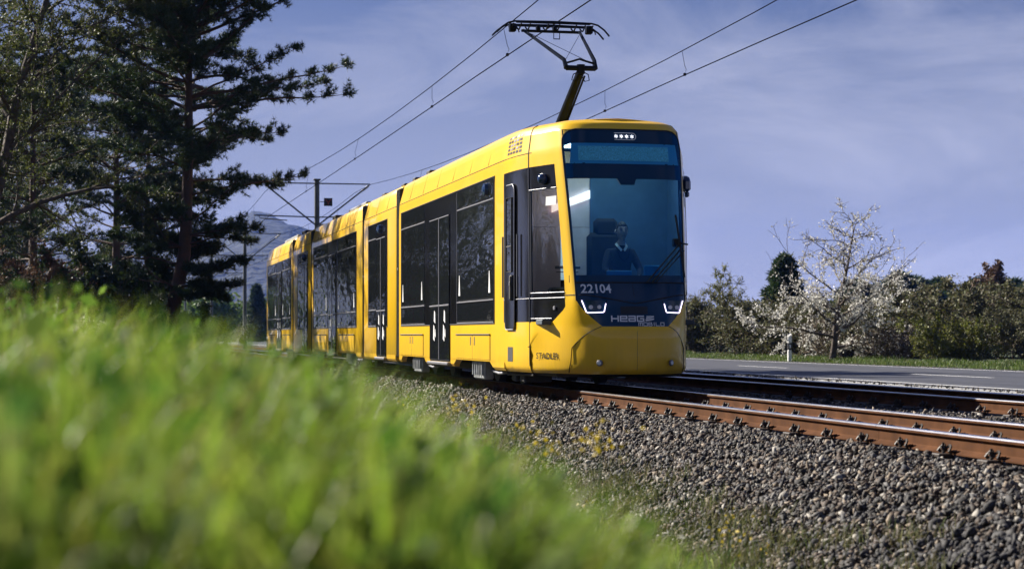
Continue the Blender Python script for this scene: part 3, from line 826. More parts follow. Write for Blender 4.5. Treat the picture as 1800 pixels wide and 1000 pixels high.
# --- cab side details (near side and its mirror image)
for sg in (-1, 1):
    cd = MB()                             # narrow first door leaf standing proud of the band
    z0, z1, s0, s1 = .80, 2.80, 2.02, 2.50
    zs_ = [z0, z0 + .04] + list(np.linspace(1.0, 2.6, 9)) + [z1 - .08, z1 - .03, z1]
    rr = {0: .05, 1: .01, len(zs_) - 3: .01, len(zs_) - 2: .04, len(zs_) - 1: .09}
    rows = []
    for i, z in enumerate(zs_):
        e_ = rr.get(i, 0)
        rows.append([flank(s0 + e_ + (s1 - s0 - 2 * e_) * k / 4, min(z, 2.97), .022, sg) for k in range(5)])
    cd.add([p for r_ in rows for p in r_], [(j * 5 + k, j * 5 + k + 1, (j + 1) * 5 + k + 1, (j + 1) * 5 + k) for j in range(len(rows) - 1) for k in range(4)])
    dl = cd.build('door', M['black'], shell, smooth=True)
    fr = MB()
    loop = [r_[0] for r_ in rows] + [r_[-1] for r_ in rows[::-1]] + [rows[0][0]]
    fr.tube(loop, .008, 6)
    fr.tube([flank(1.86, z, .03, sg) for z in (1.25, 1.6, 2.1)], .013, 6)
    fr.tube([flank(2.60, z, .03, sg) for z in (1.25, 1.6, 2.1)], .013, 6)
    fr.build('door_frame', M['silver'], shell, smooth=True)
    wv = MB()
    wl = [flank(s_, z, .028, sg) for s_, z in ((2.14, 1.62), (2.14, 2.58), (2.40, 2.58), (2.40, 1.62))]
    wv.add(wl, [(0, 1, 2, 3)]); wp_ = wv.build('door_window', M['glass'], shell)
    wv = MB(); wv.tube([flank(s_, z, .030, sg) for s_, z in ((2.13, 1.6), (2.13, 2.62), (2.41, 2.62), (2.41, 1.6), (2.13, 1.6))], .009, 6)
    wv.tube([flank(2.15, 1.95, .03, sg), flank(2.4, 1.95, .03, sg)], .007, 6); wv.build('window_frame', M['dark'], wp_)
    hd = MB(); p0 = flank(2.12, 1.39, .03, sg); hd.bev(p0.x - .03, p0.x + .03, p0.y - .05, p0.y + .06, 1.20, 1.55, .02)
    hd.build('handle', M['rubber'], dl); hd = MB(); hd.bev(p0.x - .035 * 1 if sg < 0 else p0.x, p0.x if sg < 0 else p0.x + .035, p0.y - .03, p0.y + .03, 1.40, 1.46, .005); hd.build('latch', M['silver'], shell)
    # round camera bulge above the cab window
    cb = MB(); p0 = flank(1.13, 2.80, 0.0, sg)
    nn = (flank(1.13, 2.80, .1, sg) - p0).normalized()
    cb.tube([p0, p0 + nn * .04, p0 + nn * .075, p0 + nn * .09], [.075, .075, .055, .02], 16)
    o = cb.build('camera_pod', M['cam'], shell, smooth=True)
    hb = MB(); hb.bev(*(lambda p: (p.x - .012, p.x + .012, p.y - .05, p.y + .05))(flank(.82, 1.08, 0, sg)), 1.055, 1.105, .005); hb.build('flap_handle', M['silver'], shell)
    vt = MB(); vt.add([flank(2.42, .36, .004, sg), flank(2.16, .36, .004, sg), flank(2.16, .56, .004, sg), flank(2.42, .56, .004, sg)], [(0, 1, 2, 3)]); vt.build('socket_cover', M['dark'], shell)
    st = MB(); st.add([flank(1.06, 2.44, .004, sg), flank(.82, 2.44, .004, sg), flank(.82, 2.56, .004, sg), flank(1.06, 2.56, .004, sg)], [(0, 1, 2, 3)]); st.build('sticker', M['white'], shell)
    # grille in the roof fairing
    for r_ in range(5):
        for k in range(5):
            g = MB(); s_ = 1.86 + k * .14 + r_ * .02; z = 3.23 + r_ * .055
            pa = [flank(s_, z, .004, sg), flank(s_ + .10, z, .004, sg), flank(s_ + .105, z + .035, .004, sg), flank(s_ + .005, z + .035, .004, sg)]
            g.add(pa, [(0, 1, 2, 3)]); g.build('grille_slot', M['blackprint'] if (k in (0, 4) or r_ == 0 or (r_ + k) % 3 == 0) else M['silver'], shell)
pod = MB()                                # rear view camera arm on the right corner
pp = S(4.9, 2.72, .0, 1); pod.bev(pp.x - .02, pp.x + .09, pp.y - .06, pp.y + .08, 2.66, 2.82, .03); pod.bev(pp.x + .02, pp.x + .07, pp.y - .05, pp.y + .05, 2.58, 2.66, .02)
pod.build('rear_view_camera', M['cam'], tram)

# --- passenger sections
def side_elements(parent, items, lens_len):
    """windows, door leaves, hatches on both sides; items given as distance from the nose"""
    for sg in (-1, 1):
        X = lambda o: sg * (1.20 + o)
        def bx(mb, y0, y1, z0, z1, o0, o1, mi=0, b_=.004):
            a, c = sorted((X(o0), X(o1))); mb.bev(a, c, y0, y1, z0, z1, b_, mi)
        for it in items:
            k = it[0]
            if k == 'band':
                mb = MB(); bx(mb, it[1], it[2], .90, 3.0, -.02, .004); mb.build('side_band', M['black'], parent)
                mb = MB(); bx(mb, it[1] - .012, it[2] + .012, .885, .90, -.01, .010, 0, .002); bx(mb, it[1] - .012, it[2] + .012, 3.0, 3.012, -.01, .008, 0, .002)
                bx(mb, it[1] - .014, it[1], .885, 3.012, -.01, .009, 0, .002); bx(mb, it[2], it[2] + .014, .885, 3.012, -.01, .009, 0, .002)
                mb.build('band_seal', M['rubber'], parent)
            elif k == 'win':
                y0, y1 = it[1], it[2]
                mb = MB(); bx(mb, y0, y1, 1.26, 2.66, .002, .010); g = mb.build('window', M['glass'], parent)
                mb = MB(); bx(mb, y0 + .02, y1 - .02, 2.72, 2.965, .002, .010); mb.build('top_pane', M['glass'], parent)
                mb = MB(); bx(mb, y0 + .02, y1 - .02, .935, 1.205, .002, .010); mb.build('lower_pane', M['glass'], parent)
                mb = MB()
                bx(mb, y0, y1, 1.225, 1.245, .002, .016, 0, .003); bx(mb, y0, y1, 2.68, 2.70, .002, .014, 0, .003)
                bx(mb, y0, y1, .905, .92, .002, .014, 0, .003); bx(mb, y1, y1 + .015, .92, 2.98, .002, .014, 0, .003)
                mb.build('window_trim', M['silver'], g)
                mb = MB()
                for yy in (y0 + .22, y1 - .28):
                    if y1 - y0 > 1.5:
                        a = X(.0125); mb.add([(a, yy, 1.34), (a, yy + .13, 1.34), (a, yy + .085, 1.66), (a, yy + .05, 1.66)], [(0, 1, 2, 3)])
                if mb.v: mb.build('window_sticker', M['white'], g)
            elif k == 'door':
                y0, y1 = it[1], it[2]; ym = (y0 + y1) / 2
                mb = MB(); bx(mb, y0 - .03, y1 + .03, .29, 2.72, -.02, .006); mb.build('door_recess', M['black'], parent)
                for a, c in ((y0, ym - .008), (ym + .008, y1)):
                    mb = MB(); bx(mb, a, c, .31, 2.68, .002, .022, 0, .008); dl = mb.build('door', M['glass'], parent)
                    mb = MB(); e_ = a if a > ym else c
                    bx(mb, e_ - .012, e_ + .012, .32, 2.67, .015, .030, 0, .003); bx(mb, a + .02, c - .02, 1.20, 1.225, .02, .028, 0, .003); bx(mb, a + .02, c - .02, 2.655, 2.672, .02, .028, 0, .003)
                    mb.build('door_trim', M['silver'], dl)
                    mb = MB(); c0 = (a + c) / 2; xx = X(.0235)
                    for (q0, q1, r0, r1) in ((-.12, .02, .92, 1.14), (-.05, .09, .62, .9), (-.15, -.06, .68, .84)):
                        mb.add([(xx, c0 + q0, r0), (xx, c0 + q1, r0 + .04), (xx, c0 + q1 - .03, r1), (xx, c0 + q0 + .02, r1 - .03)], [(0, 1, 2, 3)])
                    mb.build('door_sticker', M['white'], dl)
                mb = MB(); bx(mb, y0 - .05, y1 + .05, .235, .285, -.05, .06, 0, .01); mb.build('door_step', M['silver'], parent)
            elif k == 'hatch':
                y0, y1, ym = it[1], it[2], (it[1] + it[2]) / 2
                mb = MB()
                for a, c in ((y0, ym - .006), (ym + .006, y1)): bx(mb, a, c, .36, .715, .0, .010)
                h_ = mb.build('hatch', M['yellow'], parent)
                mb = MB(); bx(mb, y0 - .02, y1 + .02, .722, .742, .0, .022, 0, .004)
                for yy in (ym - .20, ym + .10): bx(mb, yy, yy + .07, .57, .70, .008, .012, 0, .001)
                bx(mb, y0 - .014, y0 - .004, .36, .72, .0, .003, 0, .001); bx(mb, y1 + .004, y1 + .014, .36, .72, .0, .003, 0, .001); bx(mb, ym - .006, ym + .006, .36, .72, .0, .011, 0, .001)
                mb.build('gutter', M['rubber'], h_)
            elif k == 'skirt':
                y0, y1, ta, tb = it[1:]
                mb = MB(); a, c, cc = X(-.10), X(.0), X(-.03)
                vv = [(a, y0 + ta, .225), (cc, y0 + ta, .225), (cc, y1 - tb, .225), (a, y1 - tb, .225), (a, y0 + ta * .8, .265), (c, y0 + ta * .8, .265), (c, y1 - tb * .8, .265), (a, y1 - tb * .8, .265), (a, y0, .345), (c, y0, .345), (c, y1, .345), (a, y1, .345)]
                mb.add(vv, [(0, 1, 2, 3), (0, 4, 5, 1), (1, 5, 6, 2), (2, 6, 7, 3), (3, 7, 4, 0), (4, 8, 9, 5), (5, 9, 10, 6), (6, 10, 11, 7), (7, 11, 8, 4)])
                mb.build('skirt', M['yellow'], parent)
            elif k == 'lamp':
                mb = MB(); y_ = it[1]; a = X(.008)
                mb.tube([(a, y_, 2.85), (a + sg * .05, y_, 2.85), (a + sg * .075, y_, 2.85)], [.10, .09, .04], 14); mb.build('camera_pod', M['cam'], parent, smooth=True)
            elif k == 'fairing':
                mb = MB()
                for y_ in np.arange(it[1] + 1.25, it[2] - .3, 1.45): mb.tube([(sg * 1.188, y_, 3.20), (sg * 1.124, y_, 3.44), (sg * 1.094, y_, 3.53)], .004, 4)
                if mb.v: mb.build('fairing_joint', M['rubber'], parent)
def bogie(parent, yc, near=True):
    for sg in (-1, 1):
        for yy in (yc - .90, yc + .90):
            mb = MB(); mb.tube([(sg * .50, yy, .30), (sg * .63, yy, .30), (sg * .631, yy, .30), (sg * .68, yy, .30)], [.30, .30, .23, .10], 22)
            mb.build('wheel', M['dark'], parent, smooth=True)
    mb = MB()
    for sg in (-1, 1):
        a, c = sorted((sg * .72, sg * .98)); mb.bev(a, c, yc - 1.15, yc + 1.15, .22, .36, .03)
    mb.build('bogie_frame', M['dark'], parent)
    for sg in (-1, 1):
        mb = MB(); a, c = sorted((sg * .95, sg * 1.10)); mb.bev(a, c, yc - .42, yc + .42, .06, .34, .02)
        for k in range(5):
            yy = yc - .34 + k * .17; mb.tube([(sg * 1.105, yy, .12), (sg * 1.105, yy, .32)], .035, 6)
        mb.build('spring_box', M['grey'], parent)
        mb = MB(); mb.tube([(sg * 1.0, yc - .45, .20), (sg * 1.05, yc - 1.3, .17), (sg * 1.05, yc - 1.9, .19)], .02, 6)
        mb.build('sand_pipe', M['silver'], parent)

def section_shell(s0, s1):
    mb = MB()
    prof = [(0, .30), (1.10, .30), (1.165, .31), (1.20, .35), (1.20, 3.05), (1.197, 3.12), (1.19, 3.18), (1.125, 3.44), (1.095, 3.53), (1.04, 3.58), (.6, 3.60), (0, 3.61)]
    prof = prof + [(-a, z) for a, z in prof[-2:0:-1]]
    ys_ = [s0 + .0, s0 + .03, s1 - .03, s1]
    sc_ = [.985, 1, 1, .985]
    n = len(prof); o = len(mb.v)
    for y_, k in zip(ys_, sc_):
        mb.v += [(a * k, y_, z if z < 1 else 3.61 - (3.61 - z) / 1 + (0 if k == 1 else -.012)) for a, z in prof]
    for j in range(3):
        for k in range(n): mb.f.append((j*n+k, j*n+(k+1)%n, (j+1)*n+(k+1)%n, (j+1)*n+k)); mb.m.append(0)
    mb.f.append(tuple(range(n))); mb.m.append(0); mb.f.append(tuple(3*n+k for k in range(n))[::-1]); mb.m.append(0)
    o = mb.build('body_section', M['yellow'], tram, smooth=True)
    mb = MB()
    for sg in (-1, 1): mb.tube([(sg * 1.192, s0 + .02, 3.18), (sg * 1.192, s1 - .02, 3.18)], .006, 5)
    mb.build('panel_joint', M['rubber'], o)
    return o
def bellows(s0, s1):
    mb = MB(); n = 8
    for k in range(n):
        a = s0 + (s1 - s0) * k / n; c = s0 + (s1 - s0) * (k + 1) / n
        mb.bev(-1.185, 1.185, a, c - .004, .30, 3.50, .02)
    mb.build('bellows', M['rubber'], tram)
    mb = MB()
    for sg in (-1, 1): mb.bev(*sorted((sg * 1.18, sg * 1.20)), (s0 + s1) / 2 - .04, (s0 + s1) / 2 + .04, 1.95, 2.0, .005)
    mb.build('bellows_clip', M['silver'], tram)
sy = lambda Y: Y - Y0
# section 1 behind the nose grid
side_elements(shell, [('band', sy(27.24), sy(35.92)), ('win', sy(27.28), sy(30.15)), ('win', sy(33.25), sy(35.88)),
    ('door', sy(30.80), sy(32.66)), ('hatch', sy(27.55), sy(30.20)), ('hatch', sy(33.42), sy(35.95)), ('skirt', sy(30.25), sy(33.35), .28, .22), ('skirt', 2.6, sy(27.6), 0, .3),
    ('skirt', sy(35.75), sy(36.2), .2, 0), ('lamp', sy(27.75)), ('fairing', sy(26.5), sy(36.2))], 0)
bogie(shell, sy(28.9)); bogie(shell, sy(34.6))
def section(Ya, Yb, items, bog=None):
    s_ = section_shell(sy(Ya), sy(Yb))
    side_elements(s_, [tuple([i[0]] + [sy(v) if j < (1 if i[0] == 'lamp' else 2) else v for j, v in enumerate(i[1:])]) for i in items] + [('fairing', sy(Ya), sy(Yb))], 0)
    if bog: bogie(s_, sy(bog))
    return s_
section(36.62, 41.12, [('band', 37.7, 40.4), ('win', 39.25, 40.35), ('door', 37.85, 39.1), ('skirt', 36.65, 41.1, .02, .02), ('lamp', 38.6)])
section(41.45, 51.35, [('band', 42.3, 50.9), ('win', 42.4, 45.7), ('win', 47.7, 50.8), ('door', 46.0, 47.4), ('hatch', 42.7, 45.4), ('hatch', 48.0, 50.6), ('skirt', 45.6, 47.9, .2, .2), ('skirt', 50.7, 51.3, .2, 0), ('skirt', 41.5, 42.5, 0, .2)], 44.2)
section(51.68, 56.28, [('band', 52.3, 55.0), ('win', 53.75, 54.9), ('door', 52.45, 53.6), ('skirt', 51.7, 56.2, .02, .02), ('lamp', 53.2)])
section(56.6, 65.3, [('band', 56.9, 64.7), ('win', 57.0, 59.6), ('win', 61.6, 64.6), ('door', 59.9, 61.3), ('hatch', 57.2, 59.4), ('hatch', 61.9, 64.4), ('skirt', 59.4, 61.9, .2, .2), ('skirt', 64.3, 65.2, .2, 0)], 63)
for a, c in ((36.18, 36.64), (41.10, 41.47), (51.33, 51.70), (56.26, 56.62)): bellows(sy(a), sy(c))
u = MB(); u.bev(-.85, .85, .9, sy(65), .17, .30, .02)
for yy in (2.2, 2.75): u.bev(-1.0, -.6, yy, yy + .3, .07, .22, .02)
u.tube([(-1.02, 1.5, .19), (-1.04, 3.1, .17)], .02, 6)
u.build('underframe', M['dark'], tram)
# roof boxes
for (a, c, h_, x0, x1) in ((6.4, 7.9, .05, -.5, .8), (10.0, 10.35, .05, -1.0, -.82), (11.6, 11.9, .05, -1.0, -.82), (13.2, 13.6, .06, -.95, -.75), (15.8, 16.2, .06, -.95, -.75), (19, 22, .1, -.9, .6), (24, 24.6, .1, -.98, -.7), (27.9, 29, .1, -.9, .6), (31, 32, .1, -.98, -.7), (34, 38, .12, -.9, .9)):
    u = MB(); u.bev(x0, x1, a, c, 3.585, 3.61 + h_, .015); u.tube([(x0 + .08, a - .1, 3.61), (x0 + .08, c + .1, 3.61)], .02, 6)
    u.build('roof_box', M['rubber'] if x1 < 0 else M['grey'], tram)

# --- pantograph
pg = MB()
by, ky, hy = 4.55, 2.97, 4.84            # base, knee and head distances behind the nose
pg.bev(-.35, .35, 4.0, 5.0, 3.62, 3.70, .02)
pg.tube([(0, by, 3.70), (0, by - .1, 3.78), (0, ky + .02, 4.50)], [.075, .075, .058], 12)
pg.tube([(.10, by + .05, 3.72), (.085, ky + .12, 4.45)], .016, 6)
pg.build('lower_arm', M['panto'], tram, smooth=True)
pg = MB()
pg.tube([(-.215, ky, 4.55), (.215, ky, 4.55)], .038, 10)
pg.tube([(-.215, ky, 4.62), (-.11, ky, 4.65), (-.02, ky, 4.68), (.08, ky, 4.65), (.2, ky, 4.62)], .016, 6)
pg.cyl((0, ky, 4.47), (0, ky, 4.60), .06, 12)
for sg in (-1, 1):
    pg.tube([(sg * .215, ky, 4.55), (sg * .225, ky + .1, 4.68), (sg * .44, hy - .05, 5.36)], [.038, .03, .022], 8)
pg.build('upper_arm', M['panto'], tram, smooth=True)
pg = MB()
pg.tube([(-.22, ky + .05, 4.66), (.42, hy - .1, 5.30)], .004, 4); pg.tube([(.20, ky + .05, 4.62), (-.42, hy - .1, 5.34)], .004, 4)
for k in (-1, 1):
    pg.tube([(k * .03, ky, 4.50), (k * .11, ky, 4.46), (k * .13, ky + .02, 4.38), (k * .06, ky, 4.36), (k * .02, ky + .03, 4.44)], .008, 5)
pg.build('cable', M['wire'], tram)
pg = MB()
pg.tube([(-.46, hy, 5.36), (.46, hy, 5.36)], .022, 8)
for dy in (-.17, .17):
    pg.tube([(-.88, hy + dy, 5.30), (-.80, hy + dy, 5.38), (-.70, hy + dy, 5.45), (-.60, hy + dy, 5.475), (0, hy + dy, 5.485), (.60, hy + dy, 5.475), (.70, hy + dy, 5.45), (.80, hy + dy, 5.38), (.88, hy + dy, 5.29)], .014, 8)
    pg.bev(-.58, .58, hy + dy - .02, hy + dy + .02, 5.45, 5.482, .006)
for x in (-.62, -.5, -.36, -.08, .10, .36, .5, .62):
    pg.tube([(x, hy - .17, 5.44), (x, hy - .03, 5.38), (x, hy + .03, 5.38), (x, hy + .17, 5.44)], .012, 6)
for x in (-.6, .6): pg.bev(x - .05, x + .05, hy - .06, hy + .06, 5.34, 5.46, .01); pg.tube([(x - .03, hy - .1, 5.40), (x + .05, hy - .15, 5.36), (x + .08, hy - .1, 5.32)], .01, 5)
for x in (-.2, 0.06): pg.bev(x - .03, x + .03, hy - .05, hy + .05, 5.37, 5.44, .008)
pg.build('collector_head', M['panto'], tram, smooth=True)
pg = MB()
for a in ((-.05, .05, 5.20, 5.212), (-.05, .05, 5.30, 5.312), (-.05, -.042, 5.212, 5.30), (.042, .05, 5.212, 5.30)): pg.box(a[0] + .07, a[1] + .07, hy - .1, hy - .08, a[2] + .03, a[3] + .03)
pg.build('head_weight', M['panto'], tram)

# --- cab interior
c_ = MB(); c_.bev(-.72, .74, .60, 1.02, .95, 1.43, .03); c_.bev(-.9, .9, 1.0, 1.25, .95, 1.36, .03); c_.bev(.25, .75, 1.1, 1.75, .95, 1.40, .03)
c_.bev(-1.05, 1.05, .9, 2.5, .86, .93, .01); c_.build('dashboard', M['dash'], tram)
c_ = MB(); c_.bev(-.20, .15, .78, .80, 1.42, 1.58, .01); c_.bev(.38, .60, 1.0, 1.04, 1.40, 1.66, .01); c_.bev(-.62, -.40, .86, .90, 1.40, 1.50, .01); c_.build('control_screen', M['displf'], tram)
c_ = MB(); c_.bev(-1.12, .0, 2.46, 2.50, 2.24, 3.3, .004); c_.build('partition_panel', M['pale'], tram)
c_ = MB(); c_.bev(-1.12, -.42, 2.46, 2.50, .93, 2.235, .004); c_.bev(-.27, .0, 2.46, 2.50, .93, 2.235, .004); c_.build('partition_panel', M['pale'], tram)
c_ = MB(); c_.bev(.0, 1.14, 2.44, 2.50, .93, 3.3, .004); c_.build('cab_rear_wall', M['lining'], tram)
c_ = MB(); c_.add([(-.56, 2.40, 2.44), (-.01, 2.40, 2.64), (-.01, 2.40, 2.76), (-.56, 2.40, 2.54), (-.56, 2.43, 2.44), (-.01, 2.43, 2.64), (-.01, 2.43, 2.76), (-.56, 2.43, 2.54)], [(0, 1, 2, 3), (4, 7, 6, 5), (0, 4, 5, 1), (2, 6, 7, 3), (0, 3, 7, 4), (1, 5, 6, 2)]); c_.build('cab_light_source', M['lampstrip'], tram)
c_ = MB(); c_.bev(-.55, .75, 1.35, 1.75, 3.28, 3.31, .005); c_.build('cab_light_source', mat('cab_fill_glow', (1, 1, 1), emit=(0.9, 0.95, 1.0), estr=4.0), tram)  # glowing panel added unseen above the driver to brighten the cab
c_ = MB(); c_.bev(-.44, -.26, 2.52, 2.54, 1.5, 2.25, .004); c_.build('partition_window', mat('glowing_window_pane', (0.8, 0.85, 0.85), emit=(0.6, 0.9, 1.0), estr=0.6), tram)  # pane glows by emission, standing in for daylight behind it
c_ = MB(); c_.tube([(-.86, .95, 1.62), (-.52, .95, 1.62)], .02, 8); c_.tube([(-.84, .97, 1.56), (-.54, .97, 1.56)], .008, 6); c_.build('grab_rail', M['silver'], tram)
def seat(cx, cy, sc_=1):
    c_ = MB(); z = 1.32
    c_.bev(cx - .26, cx + .26, cy - .30, cy + .28, z, z + .14, .04); c_.build('seat', M['seat'], tram, smooth=True)
    c_ = MB(); c_.bev(cx - .27, cx + .27, cy + .24, cy + .38, z + .08, z + .82, .06); c_.bev(cx - .17, cx + .17, cy + .26, cy + .38, z + .76, z + 1.02, .05); c_.cyl((cx, cy, .93), (cx, cy, z), .08, 10)
    c_.build('seat_backrest', M['seat'], tram, smooth=True)
seat(.10, 1.66)
bpy.context.view_layer.update()
# ---------------------------------------------------------------- the driver (seated)
def build_driver():
    ox, oy, oz = XC + .19, Y0 + 1.50, 1.36   # hips on the seat
    root = empty('person', (ox, oy, oz))
    tag(root, 'driver in dark jacket and white collar seated behind the blue windscreen', 'person')
    J = {}
    vv, rr, ee = [], [], []
    def jn(n, p, r, par=None):
        J[n] = len(vv); vv.append(p); rr.append(r)
        if par: ee.append((J[par], J[n]))
    jn('pelvis', (0, 0, .06), .15)
    jn('waist', (0, .02, .22), .135, 'pelvis'); jn('chest', (0, .02, .40), .155, 'waist'); jn('neckb', (0, .01, .535), .075, 'chest'); jn('neck', (0, -.01, .61), .052, 'neckb'); jn('headb', (0, -.02, .67), .055, 'neck')
    for s_, n in ((-1, 'l'), (1, 'r')):
        jn('sh' + n, (s_ * .17, .02, .48), .072, 'chest'); jn('el' + n, (s_ * .25, -.10, .24), .050, 'sh' + n)
        jn('wr' + n, (s_ * .16, -.34, .14), .032, 'el' + n); jn('hd' + n, (s_ * .14, -.41, .13), .034, 'wr' + n)
        for k in range(4):
            dx = (k - 1.5) * .020
            jn(f'f{n}{k}', (s_ * .14 + dx, -.46 - (.01 if k in (1, 2) else 0), .125), .0095, 'hd' + n); jn(f'g{n}{k}', (s_ * .14 + dx * 1.1, -.50 - (.012 if k in (1, 2) else 0), .10), .008, f'f{n}{k}')
        jn('th' + n, (s_ * .14 - s_ * .045, -.43, .12), .010, 'hd' + n); jn('ti' + n, (s_ * .14 - s_ * .065, -.46, .105), .009, 'th' + n)
        jn('hp' + n, (s_ * .09, -.05, .05), .095, 'pelvis'); jn('kn' + n, (s_ * .13, -.42, .06), .068, 'hp' + n); jn('an' + n, (s_ * .13, -.46, -.34), .045, 'kn' + n); jn('to' + n, (s_ * .13, -.60, -.39), .036, 'an' + n)
    me = bpy.data.meshes.new('body'); me.from_pydata(vv, ee, [])
    o = bpy.data.objects.new('body', me); COL.objects.link(o)
    sk = o.modifiers.new('s', 'SKIN'); sk.use_smooth_shade = True
    for i, r_ in enumerate(rr): me.skin_vertices[0].data[i].radius = (r_, r_ * (.78 if i in (1, 2) else 1))
    me.skin_vertices[0].data[0].use_root = True
    sb = o.modifiers.new('b', 'SUBSURF'); sb.levels = 2; sb.render_levels = 2
    bpy.context.view_layer.update()
    dg = bpy.context.evaluated_depsgraph_get()
    m2 = bpy.data.meshes.new_from_object(o.evaluated_get(dg))
    bpy.data.objects.remove(o)
    import bmesh
    bm = bmesh.new(); bm.from_mesh(m2)
    # head: shaped ellipsoid with jaw, nose, brow, ears
    hc = Vector((0.005, -.035, .775))
    hd = bmesh.ops.create_icosphere(bm, subdivisions=4, radius=1)['verts']
    for v in hd:
        x, y_, z = v.co
        jaw = max(0, -z)
        sx = .078 * (1 - .30 * jaw ** 1.6); sy_ = .100 * (1 - .08 * jaw); sz = .125
        p = Vector((x * sx, y_ * sy_ - (.012 * jaw if y_ < 0 else -.02 * jaw), z * sz))
        if y_ < 0:
            # nose
            g = math.exp(-((x / .17) ** 2)) * math.exp(-(((z + .12) / .20) ** 2)); p.y -= .026 * g
            g = math.exp(-(((abs(x) - .42) / .17) ** 2)) * math.exp(-(((z - .06) / .12) ** 2)); p.y += .013 * g   # eye sockets
            g = math.exp(-(((z - .22) / .08) ** 2)) * (abs(x) < .7); p.y -= .004 * g
            g = math.exp(-((x / .30) ** 2)) * math.exp(-(((z + .50) / .06) ** 2)); p.y -= .007 * g                # lips
            g = math.exp(-((x / .30) ** 2)) * math.exp(-(((z + .90) / .12) ** 2)); p.y -= .008 * g
        v.co = p + hc
    for s_ in (-1, 1):
        er = bmesh.ops.create_icosphere(bm, subdivisions=2, radius=1)['verts']
        for v in er: v.co = Vector((v.co.x * .012 + s_ * .080, v.co.y * .018 - .015, v.co.z * .032 + .770))
    bm.to_mesh(m2); bm.free()
    o = bpy.data.objects.new('body', m2); COL.objects.link(o)
    rm = o.modifiers.new('r', 'REMESH'); rm.mode = 'VOXEL'; rm.voxel_size = .0065; rm.use_smooth_shade = True
    bpy.context.view_layer.update()
    dg = bpy.context.evaluated_depsgraph_get()
    m3 = bpy.data.meshes.new_from_object(o.evaluated_get(dg))
    bpy.data.objects.remove(o)
    m3.materials.clear()
    for m_ in (M['jacket'], M['skin']): m3.materials.append(m_)
    idx = []
    for p in m3.polygons:
        c = p.center
        skin = c.z > .585 or (c.y < -.345 and .05 < c.z < .2 and abs(c.x) > .05)
        idx.append(1 if skin else 0)
    m3.polygons.foreach_set('material_index', idx)
    m3.name = 'body'
    bo = bpy.data.objects.new('body', m3); COL.objects.link(bo); bo.parent = root
    # hair cap
    bm = bmesh.new()
    hv = bmesh.ops.create_icosphere(bm, subdivisions=4, radius=1)['verts']
    kill = []
    for v in hv:
        x, y_, z = v.co
        if z < (.46 if y_ < -.35 else .0 if y_ < .1 else -.45) - (.12 * (abs(x) > .75)): kill.append(v); continue
        n_ = noise.noise(Vector((x * 5, y_ * 5, z * 9))) * .05
        v.co = Vector((x * .083 * (1 + n_), y_ * .106 * (1 + n_), z * .137 * (1 + n_))) + hc
    bmesh.ops.delete(bm, geom=kill, context='VERTS')
    mh = bpy.data.meshes.new('hair'); bm.to_mesh(mh); bm.free(); mh.shade_smooth(); mh.materials.append(M['hair'])
    ho = bpy.data.objects.new('hair', mh); COL.objects.link(ho); ho.parent = root
    md = ho.modifiers.new('t', 'SOLIDIFY'); md.thickness = .01
    e = MB()
    for s_ in (-1, 1):
        e.tube([hc + Vector((s_ * .017, -.091, .034)), hc + Vector((s_ * .036, -.090, .040)), hc + Vector((s_ * .050, -.080, .034))], .0045, 5)
    e.build('eyebrow', M['hair'], root)
    for s_ in (-1, 1):
        e = MB(); e.tube([hc + Vector((s_ * .022, -.086, .010)), hc + Vector((s_ * .033, -.087, .011)), hc + Vector((s_ * .044, -.081, .009))], [.003, .0055, .003], 6); e.build('eye', M['blackprint'], root)
    e = MB(); e.tube([hc + Vector((x, -.098 + abs(x) * .35, -.063)) for x in (-.024, -.012, 0, .012, .024)], .0028, 5); e.build('mouth', mat('lips', (.28, .12, .10)), root)
    e = MB()
    for s_ in (-1, 1):
        a = [Vector((s_ * .062, -.01, .625)), Vector((s_ * .045, -.085, .575)), Vector((s_ * .008, -.115, .525)), Vector((s_ * .028, -.120, .50)), Vector((s_ * .075, -.09, .56)), Vector((s_ * .085, .0, .60))]
        e.add(a, [(0, 1, 4, 5), (1, 2, 3, 4)])
    sh = e.build('shirt_collar', M['shirt'], root)
    md = sh.modifiers.new('t', 'SOLIDIFY'); md.thickness = .006
    e = MB(); e.tube([Vector((-.10, -.13, .56)), Vector((-.06, -.16, .42)), Vector((0, -.17, .36)), Vector((.06, -.16, .42)), Vector((.10, -.12, .56))], .004, 5); e.build('lanyard', M['wire'], root)
build_driver()

